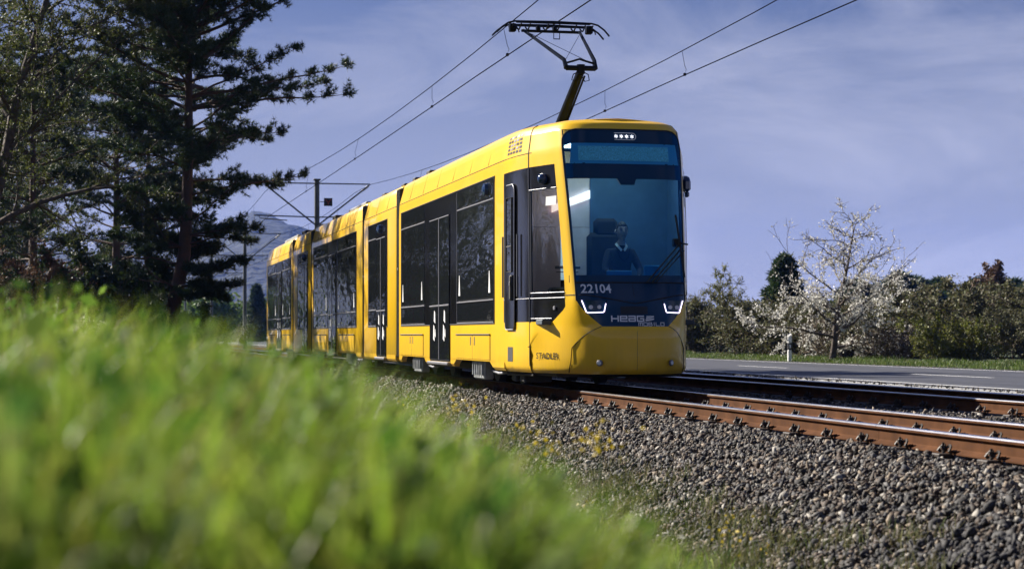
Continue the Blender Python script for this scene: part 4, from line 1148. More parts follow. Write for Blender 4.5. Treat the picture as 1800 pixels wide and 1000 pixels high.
# ---------------------------------------------------------------- overhead line
def mast(x, y, h, label, sign=False):
    e = empty('overhead_mast', (x, y, 0)); tag(e, label, 'mast', 'overhead line masts between the two tracks')
    b = MB(); b.tube([(0, 0, -.7), (0, 0, h)], [.12, .10], 12); b.bev(-.14, .14, -.14, .14, h, h + .06, .01); b.bev(-.2, .2, -.2, .2, -.45, -.3, .02)
    b.build('pole', M['mast'], e, smooth=True)
    for s_ in (-1, 1):
        b = MB(); b.tube([(s_ * .1, 0, h - .12), (s_ * 2.15, 0, h - .12)], .028, 6); b.build('top_arm', M['mast'], e)
        b = MB(); b.tube([(s_ * .1, 0, h - 1.75), (s_ * 2.1, 0, h - .17)], .035, 6); b.build('diagonal_strut', M['mast'], e)
        b = MB(); b.tube([(s_ * .1, 0, 5.45), (s_ * 2.5, 0, 5.50)], .028, 6); b.tube([(s_ * 2.3, 0, 5.48), (s_ * 2.3, -.1, 5.38), (s_ * 1.2, -.1, 5.30)], .02, 6); b.build('steady_arm', M['mast'], e)
        b = MB()
        for k in range(5): b.tube([(s_ * (2.05 - k * .05), 0, h - .21 - k * .04), (s_ * (2.03 - k * .05), 0, h - .23 - k * .04)], .055, 8)
        b.build('insulator', M['insul'], e)
    if sign:
        b = MB(); b.bev(.28, .62, -.02, .01, h - 1.02, h - .70, .006); b.tube([(.12, 0, h - .85), (.28, 0, h - .85)], .015, 5); sg_ = b.build('track_sign', M['blackprint'], e)
        b = MB(); b.tube([(.34, -.03, h - .76), (.45, -.03, h - .88), (.56, -.03, h - .76)], .018, 5); b.tube([(.45, -.03, h - .88), (.45, -.03, h - .97)], .018, 5); b.build('emblem', mat('red_sign_paint', (.5, .1, .08)), sg_)
    return e
mast(8.66, 77.5, 6.92, 'mast with small square sign rising behind the tram roof', True)
mast(8.66, 116, 6.9, 'dark mast just left of the tram rear end, second in the row')
mast(8.66, 150, 6.9, 'far mast beside the pine foliage, third in the row')
mast(8.66, 195, 6.9, 'smallest far mast in front of the blue hill')
supports = [-25, 8, 77.5, 116, 150, 195, 260]
def sagz(y, top, sag):
    for a, b in zip(supports[:-1], supports[1:]):
        if a <= y <= b: t = (y - a) / (b - a); return top - sag * 4 * t * (1 - t)
    return top
for xi, xx in enumerate((6.8, 10.5)):
    pl = ('over the tram, touching the pantograph', 'over the far track beside the road')[xi]
    b = MB(); ys_ = list(np.arange(-25, 261, 5.0))
    zc = lambda y_: 5.50 - .0000 * y_ - .12 * math.sin(math.pi * max(0, min(1, (y_ - 33) / 44)))
    b.tube([(xx + .12 * math.sin(y_ * .08), y_, zc(y_)) for y_ in ys_], .010, 5)
    tag(b.build('contact_wire', M['wire']), 'lower thin contact wire ' + pl, 'wire')
    me_ = empty('messenger_wire', (xx, 0, 0)); tag(me_, 'upper sagging carrier wire with droppers ' + pl, 'wire')
    b = MB(); b.tube([(.0, y_, sagz(y_, 6.72, .85 if 8 <= y_ <= 77.5 else .4)) for y_ in ys_], .009, 5); b.build('wire_strand', M['wire'], me_)
    for y_ in (15.5, 23.5, 32.3 if xi == 0 else 34, 39.5, 51, 63, 86, 98, 107, 125, 140):
        b = MB(); zt = sagz(y_, 6.72, .85 if 8 <= y_ <= 77.5 else .4)
        b.tube([(0, y_, zt), (.12 * math.sin(y_ * .08), y_, zc(y_) + .16)], .0045, 4)
        b.tube([(.12 * math.sin(y_ * .08), y_, zc(y_) + .16), (.03 + .12 * math.sin(y_ * .08), y_, zc(y_) + .1), (.12 * math.sin(y_ * .08), y_, zc(y_) + .02), (-.03 + .12 * math.sin(y_ * .08), y_, zc(y_) + .1), (.12 * math.sin(y_ * .08), y_, zc(y_) + .16)], .005, 4)
        b.bev(-.02 + .12 * math.sin(y_ * .08), .02 + .12 * math.sin(y_ * .08), y_ - .03, y_ + .03, zc(y_) - .02, zc(y_) + .03, .004)
        b.build('dropper', M['wire'], me_)

# ---------------------------------------------------------------- road posts
def post(x, y, label):
    e = empty('delineator_post', (x, y, -.2)); tag(e, label, 'road post', 'white roadside marker posts')
    b = MB(); b.bev(-.06, .06, -.05, .05, 0, .43, .008); b.bev(-.06, .06, -.05, .05, .66, .885, .008); b.add([(-.06, -.05, .90), (.06, -.05, .94), (.06, .05, .98), (-.06, .05, .94), (-.06, -.05, .88), (.06, -.05, .88), (.06, .05, .88), (-.06, .05, .88)], [(0, 1, 2, 3), (0, 4, 5, 1), (1, 5, 6, 2), (2, 6, 7, 3), (3, 7, 4, 0)])
    b.build('post_body', M['white'], e)
    b = MB(); b.bev(-.063, .063, -.053, .053, .43, .66, .006); bb = b.build('black_band', M['blackprint'], e)
    b = MB(); b.bev(-.025, .025, -.062, -.05, .48, .61, .003); b.build('reflector', M['lens'], bb)
post(22.75, 61.5, 'white marker post with black band beside the blossoming tree')
post(13.6, 180, 'tiny white marker post far off at the pale crossing road')
# ---------------------------------------------------------------- vegetation
LM = dict(
    needle=mat('pine_needles', (0.03, 0.05, 0.02), rough=0.55, island=[(0.014, 0.030, 0.014), (0.032, 0.060, 0.018), (0.06, 0.088, 0.024), (0.024, 0.046, 0.020)], trans=0.28),
    spring=mat('olive_spring_leaves', (0.06, 0.08, 0.02), rough=0.6, island=[(0.06, 0.075, 0.018), (0.11, 0.125, 0.03), (0.045, 0.06, 0.016)], trans=0.4),
    hedge=mat('dull_hedge_leaves', (0.06, 0.06, 0.03), rough=0.7, island=[(0.06, 0.058, 0.026), (0.14, 0.135, 0.06), (0.09, 0.11, 0.04), (0.20, 0.18, 0.10)], trans=0.25),
    green=mat('fresh_green_leaves', (0.07, 0.13, 0.02), rough=0.6, island=[(0.04, 0.08, 0.015), (0.08, 0.14, 0.025), (0.12, 0.17, 0.03)], trans=0.35),
    lime=mat('yellow_green_leaves', (0.14, 0.16, 0.02), rough=0.6, island=[(0.10, 0.10, 0.02), (0.17, 0.18, 0.03), (0.12, 0.15, 0.02)], trans=0.35),
    white=mat('white_blossom', (0.75, 0.74, 0.70), rough=0.6, island=[(0.80, 0.78, 0.74), (0.60, 0.58, 0.50), (0.72, 0.72, 0.70)], trans=0.3),
    brown=mat('russet_buds', (0.12, 0.06, 0.04), rough=0.7, island=[(0.09, 0.05, 0.035), (0.16, 0.09, 0.05), (0.07, 0.055, 0.04)], trans=0.2),
    pinebark=mat('reddish_pine_bark', (0.15, 0.078, 0.05), rough=0.85, col2=(0.07, 0.05, 0.04), var=0.3, scale=5, bump=0.9, bscale=14, bdist=0.03),
    bark=mat('grey_brown_bark', (0.09, 0.07, 0.055), rough=0.9, var=0.35, scale=8, bump=0.7, bscale=20, bdist=0.02),
    twig=mat('brown_twigs', (0.15, 0.115, 0.08), rough=0.9, var=0.4, scale=3),
    olivetwig=mat('olive_twigs', (0.15, 0.14, 0.05), rough=0.9, var=0.4, scale=3),
)
class Tubes:
    """many tapered 3 to 6 sided limbs collected in numpy arrays"""
    def __init__(s): s.V = []; s.F = []; s.n = 0
    def add(s, pts, rads, k=3):
        pts = np.asarray(pts, float); n = len(pts)
        d = np.gradient(pts, axis=0); d /= np.linalg.norm(d, axis=1)[:, None] + 1e-9
        up = np.array([0.31, 0.17, 0.93]); a = np.cross(d, up); a /= np.linalg.norm(a, axis=1)[:, None] + 1e-9
        b = np.cross(a, d)
        t = np.arange(k) * 2 * np.pi / k
        r = np.asarray(rads)[:, None, None]
        ring = pts[:, None, :] + r * (a[:, None, :] * np.cos(t)[None, :, None] + b[:, None, :] * np.sin(t)[None, :, None])
        s.V.append(ring.reshape(-1, 3))
        i = np.arange(n - 1)[:, None] * k + np.arange(k)[None]; j = np.arange(n - 1)[:, None] * k + (np.arange(k)[None] + 1) % k
        s.F.append(np.stack([i, j, j + k, i + k], -1).reshape(-1, 4) + s.n)
        s.n += n * k
    def build(s, name, m, parent):
        o = raw(name, np.concatenate(s.V), np.concatenate(s.F), m, parent); o.data.shade_smooth(); return o
def leaves(P, size, name, m, parent, aspect=1.6, updir=None, spread=1.0):
    """one bent diamond (2 triangles) per point, random orientation"""
    n = len(P)
    d = rng.normal(size=(n, 3)) * spread
    if updir is not None: d = d + updir
    d /= np.linalg.norm(d, axis=1)[:, None]
    e = np.cross(d, rng.normal(size=(n, 3))); e /= np.linalg.norm(e, axis=1)[:, None]
    s_ = (size * rng.uniform(.6, 1.3, n))[:, None]
    V = np.stack([P, P + d * s_ * .5 * aspect + e * s_ * .5, P + d * s_ * aspect, P + d * s_ * .5 * aspect - e * s_ * .5], 1).reshape(-1, 3)
    i = np.arange(n)[:, None] * 4
    F = np.concatenate([i + [0, 1, 2], i + [0, 2, 3]])
    return raw(name, V, F, m, parent)
def tufts(P, D, size, k, name, m, parent, wid=.10):
    """needle tufts: k thin triangles fanning from each point round direction D"""
    n = len(P)
    P = np.repeat(P, k, 0); D = np.repeat(D, k, 0)
    d = D * .75 + rng.normal(size=(n * k, 3)) * .62; d /= np.linalg.norm(d, axis=1)[:, None]
    e = np.cross(d, rng.normal(size=(n * k, 3))); e /= np.linalg.norm(e, axis=1)[:, None]
    L_ = (np.repeat(size, k) * rng.uniform(.6, 1.2, n * k))[:, None]
    V = np.stack([P - e * L_ * wid * .5, P + e * L_ * wid * .5, P + d * L_], 1).reshape(-1, 3)
    F = np.arange(n * k * 3).reshape(-1, 3)
    return raw(name, V, F, m, parent)
def limb(p, d, length, r0, r1, n=6, wob=.12, lift=0.0):
    pts = [np.array(p, float)]; d = np.array(d, float); d /= np.linalg.norm(d)
    for i in range(n):
        d = d + rng.normal(size=3) * wob + np.array([0, 0, lift]); d /= np.linalg.norm(d)
        pts.append(pts[-1] + d * length / n)
    return np.array(pts), np.linspace(r0, r1, n + 1)

def pine(loc, H, label, radius, z_low, right_bias=1.0, lean=0.3, group=None, ntuft=1.0, z_dead=0.2):
    e = empty('pine_tree', loc); tag(e, label, 'tree', group)
    T = Tubes()
    tp = [np.array([-.45 * lean, 0, -.3]), np.array([-.15 * lean, 0, .9]), np.array([.1 * lean, 0, 2.2])] + [np.array([.25 * lean + .25 * lean * t + .06 * math.sin(5 * t), .05 * math.sin(4 * t), 2.2 + (H - 2.2) * t]) for t in np.linspace(.1, 1, 12)]
    tr = [.24, .19, .17] + list(np.linspace(.16, .025, 12))
    tp = np.array(tp); T.add(tp, np.array(tr) * H / 12, 9)
    pos = lambda z: np.array([np.interp(z, tp[:, 2], tp[:, 0]), np.interp(z, tp[:, 2], tp[:, 1]), z])
    PP, DD = [], []
    z = z_low
    while z < H - .1:
        for _ in range(random.choice((4, 4, 5) if z > .52 * H else (4, 4))):
            a = random.uniform(0, 2 * math.pi)
            rad = np.interp(z, radius[0], radius[1]) * random.uniform(.62, 1.08)
            if math.cos(a) > .2: rad *= right_bias
            if rad < .15: continue
            pts, rr_ = limb(pos(z), (math.cos(a), math.sin(a), .12 + .25 * (z / H)), rad, (.034 * rad / 3 + .010), .008, 8, .10, -.01)
            T.add(pts, rr_, 4)
            for i in range(3 if z < .62 * H else 2, 9):
                for _k in range(3):
                    dd = pts[i] - pts[i - 1]; dd /= np.linalg.norm(dd)
                    sd_ = np.cross(dd, [0, 0, 1]) * random.choice((-1, 1)) * .9 + dd * .7 + np.array([0, 0, random.uniform(-.15, .5)])
                    sl_ = random.uniform(.25, .75) * (1.15 - i / 12) * min(1, rad / 2)
                    sp, sr = limb(pts[i], sd_, sl_, .012, .005, 4, .15, .02)
                    T.add(sp, sr, 3)
                    for j in range(1, 5):
                        for _q in range(3 if ntuft > .8 else 2):
                            PP.append(sp[j] + rng.normal(size=3) * .05); DD.append((sp[j] - sp[j - 1]) / (np.linalg.norm(sp[j] - sp[j - 1]) + 1e-6) + np.array([0, 0, .5]))
        z += random.uniform(.20, .32) * (1.25 if z < .52 * H else 1) / max(ntuft, .4)
    for k in range(int(9 * z_dead * 5)):        # bare lower limbs
        zz = random.uniform(z_low * .55, z_low + 1.5); a = random.uniform(0, 6.28)
        pts, rr_ = limb(pos(zz), (math.cos(a), math.sin(a), -.05), random.uniform(.6, 2.0), .03, .008, 6, .22)
        T.add(pts, rr_, 4)
    T.build('trunk', LM['pinebark'], e)
    PP = np.array(PP); DD = np.array(DD); DD /= np.linalg.norm(DD, axis=1)[:, None]
    cr_ = tufts(PP, DD, np.full(len(PP), .14), 13, 'crown', LM['needle'], e, .14)
    cr_['kind'] = 'stuff'
    return e

def broadleaf(loc, H, R_, label, leafm, leafn, lsize, name='tree', barkm='bark', first=.25, spread=.9, lev3=7, droop=-.02, group=None, cat='tree', stems=1, leader=True, low_dense=False, r_trunk=None, twigr=.006):
    e = empty(name, loc); tag(e, label, cat, group)
    T = Tubes(); tips = []
    rt = r_trunk or H * .018
    for s_ in range(stems):
        base = np.array([random.uniform(-.12, .12) * stems * .5, random.uniform(-.12, .12) * stems * .5, -.25]) if stems > 1 else np.array([0, 0, -.25])
        a0 = random.uniform(0, 6.28); tilt = .08 if stems == 1 else random.uniform(.1, .75)
        tp, tr = limb(base, (math.cos(a0) * tilt, math.sin(a0) * tilt, 1), (H if leader else H * .8) * (1 if stems == 1 else random.uniform(.6, .95)), rt if stems == 1 else rt * .5, .012, 12, .07)
        T.add(tp, tr, 7 if stems == 1 else 4)
        n1_ = 22 if stems == 1 else 7
        for k in range(n1_):
            t = first + (1 - first) * (k + random.random()) / n1_
            i = min(int(t * 12), 11); p = tp[i] + (tp[i + 1] - tp[i]) * (t * 12 - i)
            a = k * 2.4 + random.random() * .8
            prof = math.sin(math.pi * min(1, .25 + .75 * (1 - t)) ) if stems == 1 else .8
            l1 = R_ * (1.05 - .75 * t) * random.uniform(.75, 1.1)
            b1, r1 = limb(p, (math.cos(a) * spread, math.sin(a) * spread, .55 + .3 * t), l1, tr[i] * .45 + .006, .008, 7, .14, droop)
            T.add(b1, r1, 4)
            for m_ in range(lev3):
                j = random.randint(1, 7); dd = b1[j] - b1[j - 1]; dd /= np.linalg.norm(dd)
                b2, r2 = limb(b1[j], dd + rng.normal(size=3) * .65 + np.array([0, 0, .2]), l1 * random.uniform(.25, .5), max(r1[j] * .5, twigr * 1.3), twigr, 5, .16, droop)
                T.add(b2, r2, 3)
                tips.append(b2)
                for q_ in range(3):
                    jj = random.randint(1, 5); dd = b2[jj] - b2[jj - 1]; dd /= np.linalg.norm(dd)
                    b3, r3 = limb(b2[jj], dd + rng.normal(size=3) * .7, l1 * random.uniform(.10, .26), twigr, twigr * .6, 3, .2, droop)
                    T.add(b3, r3, 3); tips.append(b3)
    T.build('trunk' if cat == 'tree' else 'branches', LM[barkm], e)
    tips = [t for t in tips]
    pick = rng.integers(0, len(tips), leafn)
    P_ = np.array([tips[i][random.randint(0, len(tips[i]) - 1)] for i in pick]) + rng.normal(size=(leafn, 3)) * lsize * .8
    if low_dense: P_ = P_[rng.random(leafn) < np.clip(1.5 - P_[:, 2] / H * 1.95, .07, 1)]
    if leafn: leaves(P_, lsize, 'crown' if cat == 'tree' else 'foliage', LM[leafm], e)['kind'] = 'stuff'
    return e

pineA = pine((1.9, 50.6, -.5), 12.5, 'tall dark pine with reddish curved trunk and long branch reaching right', ((1.9, 3.4, 4.5, 6, 7.6, 9, 10.5, 12.5), (1.2, 1.8, 2.5, 3.1, 3.9, 3.6, 2.6, .5)), 2.1, 1.14, 1.0)
pineA.location = (2.15, 56.4, -.45); pineA.scale = (1.11, 1.11, 1.09)
pineB = pine((.6, 78, -.4), 13, 'pine standing behind the tall pine, partly hidden by its trunk', ((2.5, 5, 8, 11, 13), (2.2, 3.2, 3.4, 2.5, .5)), 3.4, 1.0, .4, ntuft=.6, group=None)
o = dup(pineB, None, (2.5, 93, -.4), 2.1); o['label'] = 'thinner pine farther back beside the track, seen through the tall pine'
o = dup(pineB, None, (-2.2, 74, -.3), 4.0, (1, 1, .95)); o['label'] = 'dark pine at left behind the fine-twigged tree'
left = broadleaf((-3.5, 54, .1), 14.0, 7.3, 'large fine-twigged tree with small olive buds at the left picture edge', 'spring', 95000, .045, name='broadleaf_tree', lev3=22, droop=-.035, twigr=.007)
o = dup(left, None, (-5.6, 66, .1), 1.9, (1.05, 1.05, 1)); o['label'] = 'second fine-twigged tree behind the one at the left edge'
for i, (x, y_) in enumerate(((-6, 96), (-5, 110), (-8, 140), (-11, 168), (-4.5, 102))):
    o = dup((left, pineB)[i % 2], None, (x, y_, -.3), i * 1.4, (1.1, 1.1, 1.05)); o['label'] = 'tree of the row farther along the track, mirrored in the tram windows'; o['group'] = 'trees farther along the track'
# shrubs beneath the pines
sh = broadleaf((.4, 58, .0), 3.6, 1.9, 'dark bushy shrub low behind the tall pine trunk', 'needle', 16000, .075, name='shrub', cat='shrub', stems=9, first=.12, lev3=7, barkm='twig')
o = dup(sh, None, (-1.1, 57, .1), 1.2, (1.1, 1.1, 1.0)); o['label'] = 'dark bush left of the pine trunk with white blossom near its foot'
o = dup(sh, None, (2.6, 56, -.3), 2.2, (.75, .75, .62)); o['label'] = 'low dark bush right of the pine trunk'
brn = broadleaf((-2.4, 56, .1), 3.3, 2.4, 'brown budding bush at the left edge above the grass', 'brown', 15000, .06, name='shrub', cat='shrub', stems=10, first=.1, lev3=8, barkm='twig')
o = dup(brn, None, (-4.6, 66, .1), 2.0, (1.3, 1.3, 1.25)); o['label'] = 'larger brown bush behind, at the far left'
blos = broadleaf((.15, 52.5, -.1), 1.5, .8, 'small blossoming bush with white flowers left of the pine foot', 'white', 1400, .05, name='shrub', cat='shrub', stems=5, first=.3, lev3=4, barkm='twig')

# far left field shrubs and conifer before the hill
gsh = broadleaf((15, 262, -.3), 6.2, 4.2, 'light green round shrub beyond the pale crossing road', 'green', 9000, .34, name='shrub', cat='shrub', stems=8, first=.1, lev3=5, barkm='twig', twigr=.03)
for i, (x, y_, s_, lb) in enumerate(((8, 300, 1.15, 'leftmost light green shrub seen below the pine'), (22, 270, .85, 'green shrub just left of the tram rear end'), (17, 330, 1.5, 'taller green tree mass behind the shrubs near the tram rear'), (1, 290, 1.3, 'green shrub between the far masts'), (27, 300, 1.1, 'shrub partly hidden by the tram rear end'), (-8, 300, 1.3, 'green shrub far off behind the left pines'), (-17, 310, 1.4, 'green shrub far off behind the left bushes'))):
    o = dup(gsh, None, (x, y_, -.3), i * 1.3, (s_ * 1.2, s_ * 1.2, s_)); o['label'] = lb
con = None
def conifer(loc, H, R_, label, group=None):
    e = empty('conifer_tree', loc); tag(e, label, 'tree', group)
    T = Tubes(); T.add([(0, 0, -.5), (0, 0, H * .5), (0, 0, H)], [H * .02, H * .012, .02], 6)
    PP, DD = [], []
    for k in range(150):
        t = (k / 150) ** .9; z = H * (.08 + .9 * t); a = k * 2.4; rad = R_ * (1 - t) ** .8 * random.uniform(.7, 1.1) + .1
        pts, rr_ = limb((0, 0, z), (math.cos(a), math.sin(a), -.12), rad, .04, .015, 5, .08)
        T.add(pts, rr_, 3)
        for p in pts[1:]:
            for _ in range(4): PP.append(p + rng.normal(size=3) * .12 * R_ / 2); DD.append((math.cos(a) * .8, math.sin(a) * .8, random.uniform(-.5, .3)))
    T.build('trunk', LM['bark'], e)
    tufts(np.array(PP), np.array(DD), np.full(len(PP), .30 * R_ / 2 + .12), 6, 'crown', LM['needle'], e, .34)['kind'] = 'stuff'
    return e
con = conifer((20.2, 250, -.3), 7.5, 2.1, 'small dark conifer in front of the blue hill left of the tram')

# right side: hedge row beyond the road
B = {}
B['brown'] = broadleaf((26.6, 84, -.2), 3.2, 2.3, 'olive brown hedge bush directly right of the tram nose', 'hedge', 17000, .070, name='shrub', cat='shrub', stems=12, first=.05, lev3=8, barkm='twig', twigr=.009)
hb_ = [(26.3, 74, 1.0, 'brown hedge bush between the tram nose and the blossoming tree'), (26.8, 70.4, .95, 'twiggy hedge bush behind the white marker post'), (26.8, 65.6, .9, 'brown bush just right of the blossoming tree trunk'),
       (27.4, 63.2, .85, 'bush with pinkish twigs right of the blossoming tree'), (29.8, 67.3, 1.12, 'tall bare brown bush left of the yellow-green one'), (30.8, 64.6, 1.2, 'broad bare brown bush behind the yellow-green one'), (31.4, 61.5, 1.0, 'dark twiggy bush at the right picture edge'), (29.6, 57.5, .72, 'rear brown bush near the right picture edge'),
       (30.5, 86, 1.0, 'hedge bush behind the bare round tree'), (33, 78, 1.0, 'hedge bush behind the blossoming crown'), (28.0, 90, .9, 'bush half hidden by the tram nose')]
for i, (x, y_, s_, lb) in enumerate(hb_):
    o = dup(B['brown'], None, (x, y_, -.2), i * 1.7 + .5, (s_ * 1.05, s_ * 1.05, s_ * .88)); o['label'] = lb
B['lime'] = broadleaf((26.7, 57.4, -.2), 2.1, 1.3, 'yellow-green leafing bush close to the verge at right', 'lime', 7000, .055, name='shrub', cat='shrub', stems=12, first=.05, lev3=6, barkm='olivetwig', twigr=.010)
B['wb'] = broadleaf((26.3, 61.7, -.2), 1.7, 1.3, 'low hedge bush sprinkled with white blossom right of the big one', 'white', 900, .05, name='shrub', cat='shrub', stems=9, first=.05, lev3=6, barkm='twig', twigr=.009)
o = dup(B['wb'], None, (25.6, 64.6, -.2), 1.1, (1.1, 1.1, 1.2)); o['label'] = 'low bush with sparse white blossom under the blossoming tree'
o = dup(B['wb'], None, (28.2, 65.5, -.2), 2.9, (1.2, 1.2, 1.35)); o['label'] = 'white-tipped bush between the blossoming tree and the tall bare bush'
cherry = broadleaf((24.2, 61.5, -.2), 5.0, 3.4, 'blossoming cherry tree with white flowers and tall bare leader', 'white', 25000, .055, name='blossom_tree', first=.15, spread=1.5, lev3=9, low_dense=True, r_trunk=.13, droop=0.0, twigr=.008)
bare = broadleaf((28.4, 86, -.2), 4.9, 2.2, 'bare round-crowned tree right of the tram front', 'lime', 1600, .05, name='bare_tree', first=.28, lev3=13, barkm='olivetwig', twigr=.010, r_trunk=.12, leader=False)
con2 = conifer((33.2, 90.5, -.3), 4.9, 1.7, 'dark evergreen behind the blossoming tree')
fg = 'conifers of the dark wood at right'
for i in range(34):
    t = i / 33
    y_ = 172 - 40 * t + random.uniform(-10, 22); x = 82 + 2 * t + t * 8 + random.uniform(-2, 9) + (i % 3) * 2
    az_ = 0.185 + .40 * t
    d_ = 205 + random.uniform(-15, 25) - 30 * t
    a = HEAD + math.atan((1500 + 330 * t - 900) / 3400) 
    s_ = random.uniform(.85, 1.2) * (1.25 - .2 * t)
    o = dup(con2, None, (d_ * math.sin(a), d_ * math.cos(a), -1.5), random.uniform(0, 6), (s_ * 1.9, s_ * 1.9, s_ * 1.2))
    o['label'] = 'dark conifer in the wood behind the hedge at right'; o['group'] = fg
rus = broadleaf((50.5, 101, -.3), 4.9, 2.0, 'russet leafing tree before the dark wood at far right', 'brown', 7000, .12, name='broadleaf_tree', lev3=7, twigr=.02, r_trunk=.12)
# trees beyond the left and rear picture edges, mirrored in paint and glass
for i, (x, y_, s_) in enumerate(((-17, 38, .9), (-22, 30, 1.1), (-20, 50, 1.0), (-24, 20, .9), (-18, 62, 1.0), (-26, 8, 1.1))):
    o = dup(left, None, (x, y_, .1), i * .9, (s_, s_, s_ * .9)); o['label'] = 'tree of the row left of the meadow, seen only mirrored in the tram'; o['group'] = 'trees mirrored in the tram'
for i, (x, y_, s_) in enumerate(((-30, -40, 1.5), (-12, -52, 1.6), (6, -55, 1.4), (24, -50, 1.6), (42, -42, 1.5), (60, -25, 1.5), (-14, 28, 1.0), (-15, 45, 1.1), (-13, 55, 1.0))):
    o = dup(brn, None, (x, y_, .0), i * 1.1, (s_ * 1.6, s_ * 1.6, s_ * 1.4)); o['label'] = 'brown bush outside the view, seen only mirrored in the tram'; o['group'] = 'bushes mirrored in the tram'

# ---------------------------------------------------------------- grass
GM = mat('grass_blades', (0.010, 0.035, 0.004), col2=(0.44, 0.54, 0.06), var=.2, scale=3.2, detail=4, rough=0.45, island=[(0.02, 0.08, 0.008), (0.08, 0.22, 0.012), (0.17, 0.36, 0.02), (0.06, 0.17, 0.012), (0.28, 0.42, 0.03), (0.11, 0.26, 0.02), (0.40, 0.40, 0.14), (0.015, 0.05, 0.008), (0.20, 0.12, 0.05), (0.015, 0.045, 0.008)], trans=0.55)
def blades(name, x, y, h, wd, m, base=None, kind='stuff', lean=.35, zf=ground_z):
    n = len(x)
    z = zf(x, y) - .01
    a = rng.uniform(0, 2 * np.pi, n); ln = rng.uniform(.05, lean, n) * h
    dx, dy = np.cos(a) * ln, np.sin(a) * ln
    b = rng.uniform(0, 2 * np.pi, n); ex, ey = np.cos(b) * wd * .5, np.sin(b) * wd * .5
    rows = []
    for t, ww in ((0, 1), (.4, .9), (.75, .6)):
        cx_, cy_, cz_ = x + dx * t * t, y + dy * t * t, z + h * t
        rows += [np.stack([cx_ - ex * ww, cy_ - ey * ww, cz_], -1), np.stack([cx_ + ex * ww, cy_ + ey * ww, cz_], -1)]
    rows.append(np.stack([x + dx, y + dy, z + h * (1 - .25 * (ln / h))], -1))
    V = np.stack(rows, 1).reshape(-1, 3)
    i = np.arange(n)[:, None] * 7
    F = np.concatenate([i + [0, 1, 3], i + [0, 3, 2], i + [2, 3, 5], i + [2, 5, 4], i + [4, 5, 6]])
    o = raw(name, V, F, m); tag(o, kind=kind); return o
def polar(n, r0, r1, a0, a1, p=1.0):
    """points in the view wedge; angle measured from the track direction"""
    r = r0 + (r1 - r0) * rng.random(n) ** p; a = rng.uniform(a0, a1, n)
    return r * np.sin(a), r * np.cos(a)
clump = lambda x, y, f: np.array([noise.noise(Vector((a * f, b * f, 3.1))) for a, b in zip(x, y)])
TX = [-2, -.3, -.05, .15, .35, .6, .8, 1.2, 1.55, 2.2, 3.0, 3.7, 4.2]
TZ = [.86, .84, .80, .76, .73, .66, .56, .32, .08, -.26, -.42, -.50, -.50]
x, y = polar(56000, 1.15, 7.5, R(-6), R(26), 1.25)
dd = x * math.sin(HEAD) + y * math.cos(HEAD)
gq = np.interp(x / dd, [-.05, 0, .038, .081, .124, .141, .167, .196, .239, .32, .36], [-.030, -.023, -.014, .000, .010, .020, .034, .050, .080, .125, .20])
cl = clump(x, y, 3.0)
hh = np.clip(.72 - dd * gq - ground_z(x, y), .03, 1.05) * np.clip(rng.uniform(.42, .98, len(x)) + .55 * cl, .1, 1.08)
NX = NY = NH = None
kk = (cl > -.20 + .2 * rng.random(len(x))) & (hh > .05); x, y, hh = x[kk], y[kk], hh[kk]; NX, NY, NH = x, y, hh
tall = rng.random(len(x)) < .14
blades('near_grass', x[~tall], y[~tall], hh[~tall], rng.uniform(.002, .0065, (~tall).sum()), GM, lean=.95)['label'] = 'tall blurred green grass close to the lens'
blades('grass_stalks', x[tall], y[tall], hh[tall] * 1.03, rng.uniform(.003, .009, tall.sum()), GM, lean=.35)
x, y = polar(60000, 6.5, 26, R(-5), R(24), .9)
k = x < 3.75 - .3 * rng.random(len(x)) ** 2 * 3; x, y = x[k], y[k]
cl = clump(x, y, .8)
k = rng.random(len(x)) < np.where(x > 2.6, .35 + cl, 1); x, y, cl = x[k], y[k], cl[k]
hh = np.clip(np.interp(x, TX, TZ) - ground_z(x, y), .07, .45) * rng.uniform(.35, .9, len(x)) * (1 + .5 * cl)
hh = np.where(y > 12, np.minimum(hh, .26), hh)
blades('meadow_grass', x, y, hh, rng.uniform(.005, .012, len(x)), GM, lean=.7)
x, y = polar(50000, 24, 95, R(-6), R(9), .8)
k = x < 4.7; x, y = x[k], y[k]
blades('field_grass', x, y, rng.uniform(.10, .34, len(x)) * (1 + .4 * clump(x, y, .4)), rng.uniform(.012, .03, len(x)), GM, lean=.7)
x = rng.uniform(22.35, 25.5, 42000); y = rng.uniform(40, 100, 42000)
VG = mat('verge_grass_blades', (0.02, 0.05, 0.008), col2=(0.13, 0.19, 0.035), var=.2, scale=1.1, rough=0.6, island=[(0.03, 0.07, 0.01), (0.08, 0.14, 0.02), (0.13, 0.18, 0.04), (0.20, 0.18, 0.08)], trans=0.35)
blades('verge_grass', x, y, rng.uniform(.03, .15, len(x)) * (1 + 1.2 * clump(x, y, .5)), rng.uniform(.012, .03, len(x)), VG, lean=.7)
x = rng.uniform(-6, 24, 30000); y = rng.uniform(95, 185, 30000)
k = (x < 4.3) | (x > 22.6); x, y = x[k], y[k]
blades('far_field_grass', x, y, rng.uniform(.1, .3, len(x)), rng.uniform(.04, .09, len(x)), GM, lean=.7)
WM = mat('broad_weed_leaves', (0.05, 0.12, 0.01), rough=0.75, spec=0.2, island=[(0.012, 0.04, 0.008), (0.05, 0.13, 0.015), (0.02, 0.06, 0.01), (0.13, 0.24, 0.03), (0.22, 0.30, 0.06), (0.03, 0.09, 0.02), (0.10, 0.19, 0.03)], trans=0.4)
k = rng.integers(0, len(NX), 9000)
P_ = np.stack([NX[k] + rng.normal(size=9000) * .01, NY[k], ground_z(NX[k], NY[k]) + NH[k] * rng.uniform(.35, .93, 9000)], -1)
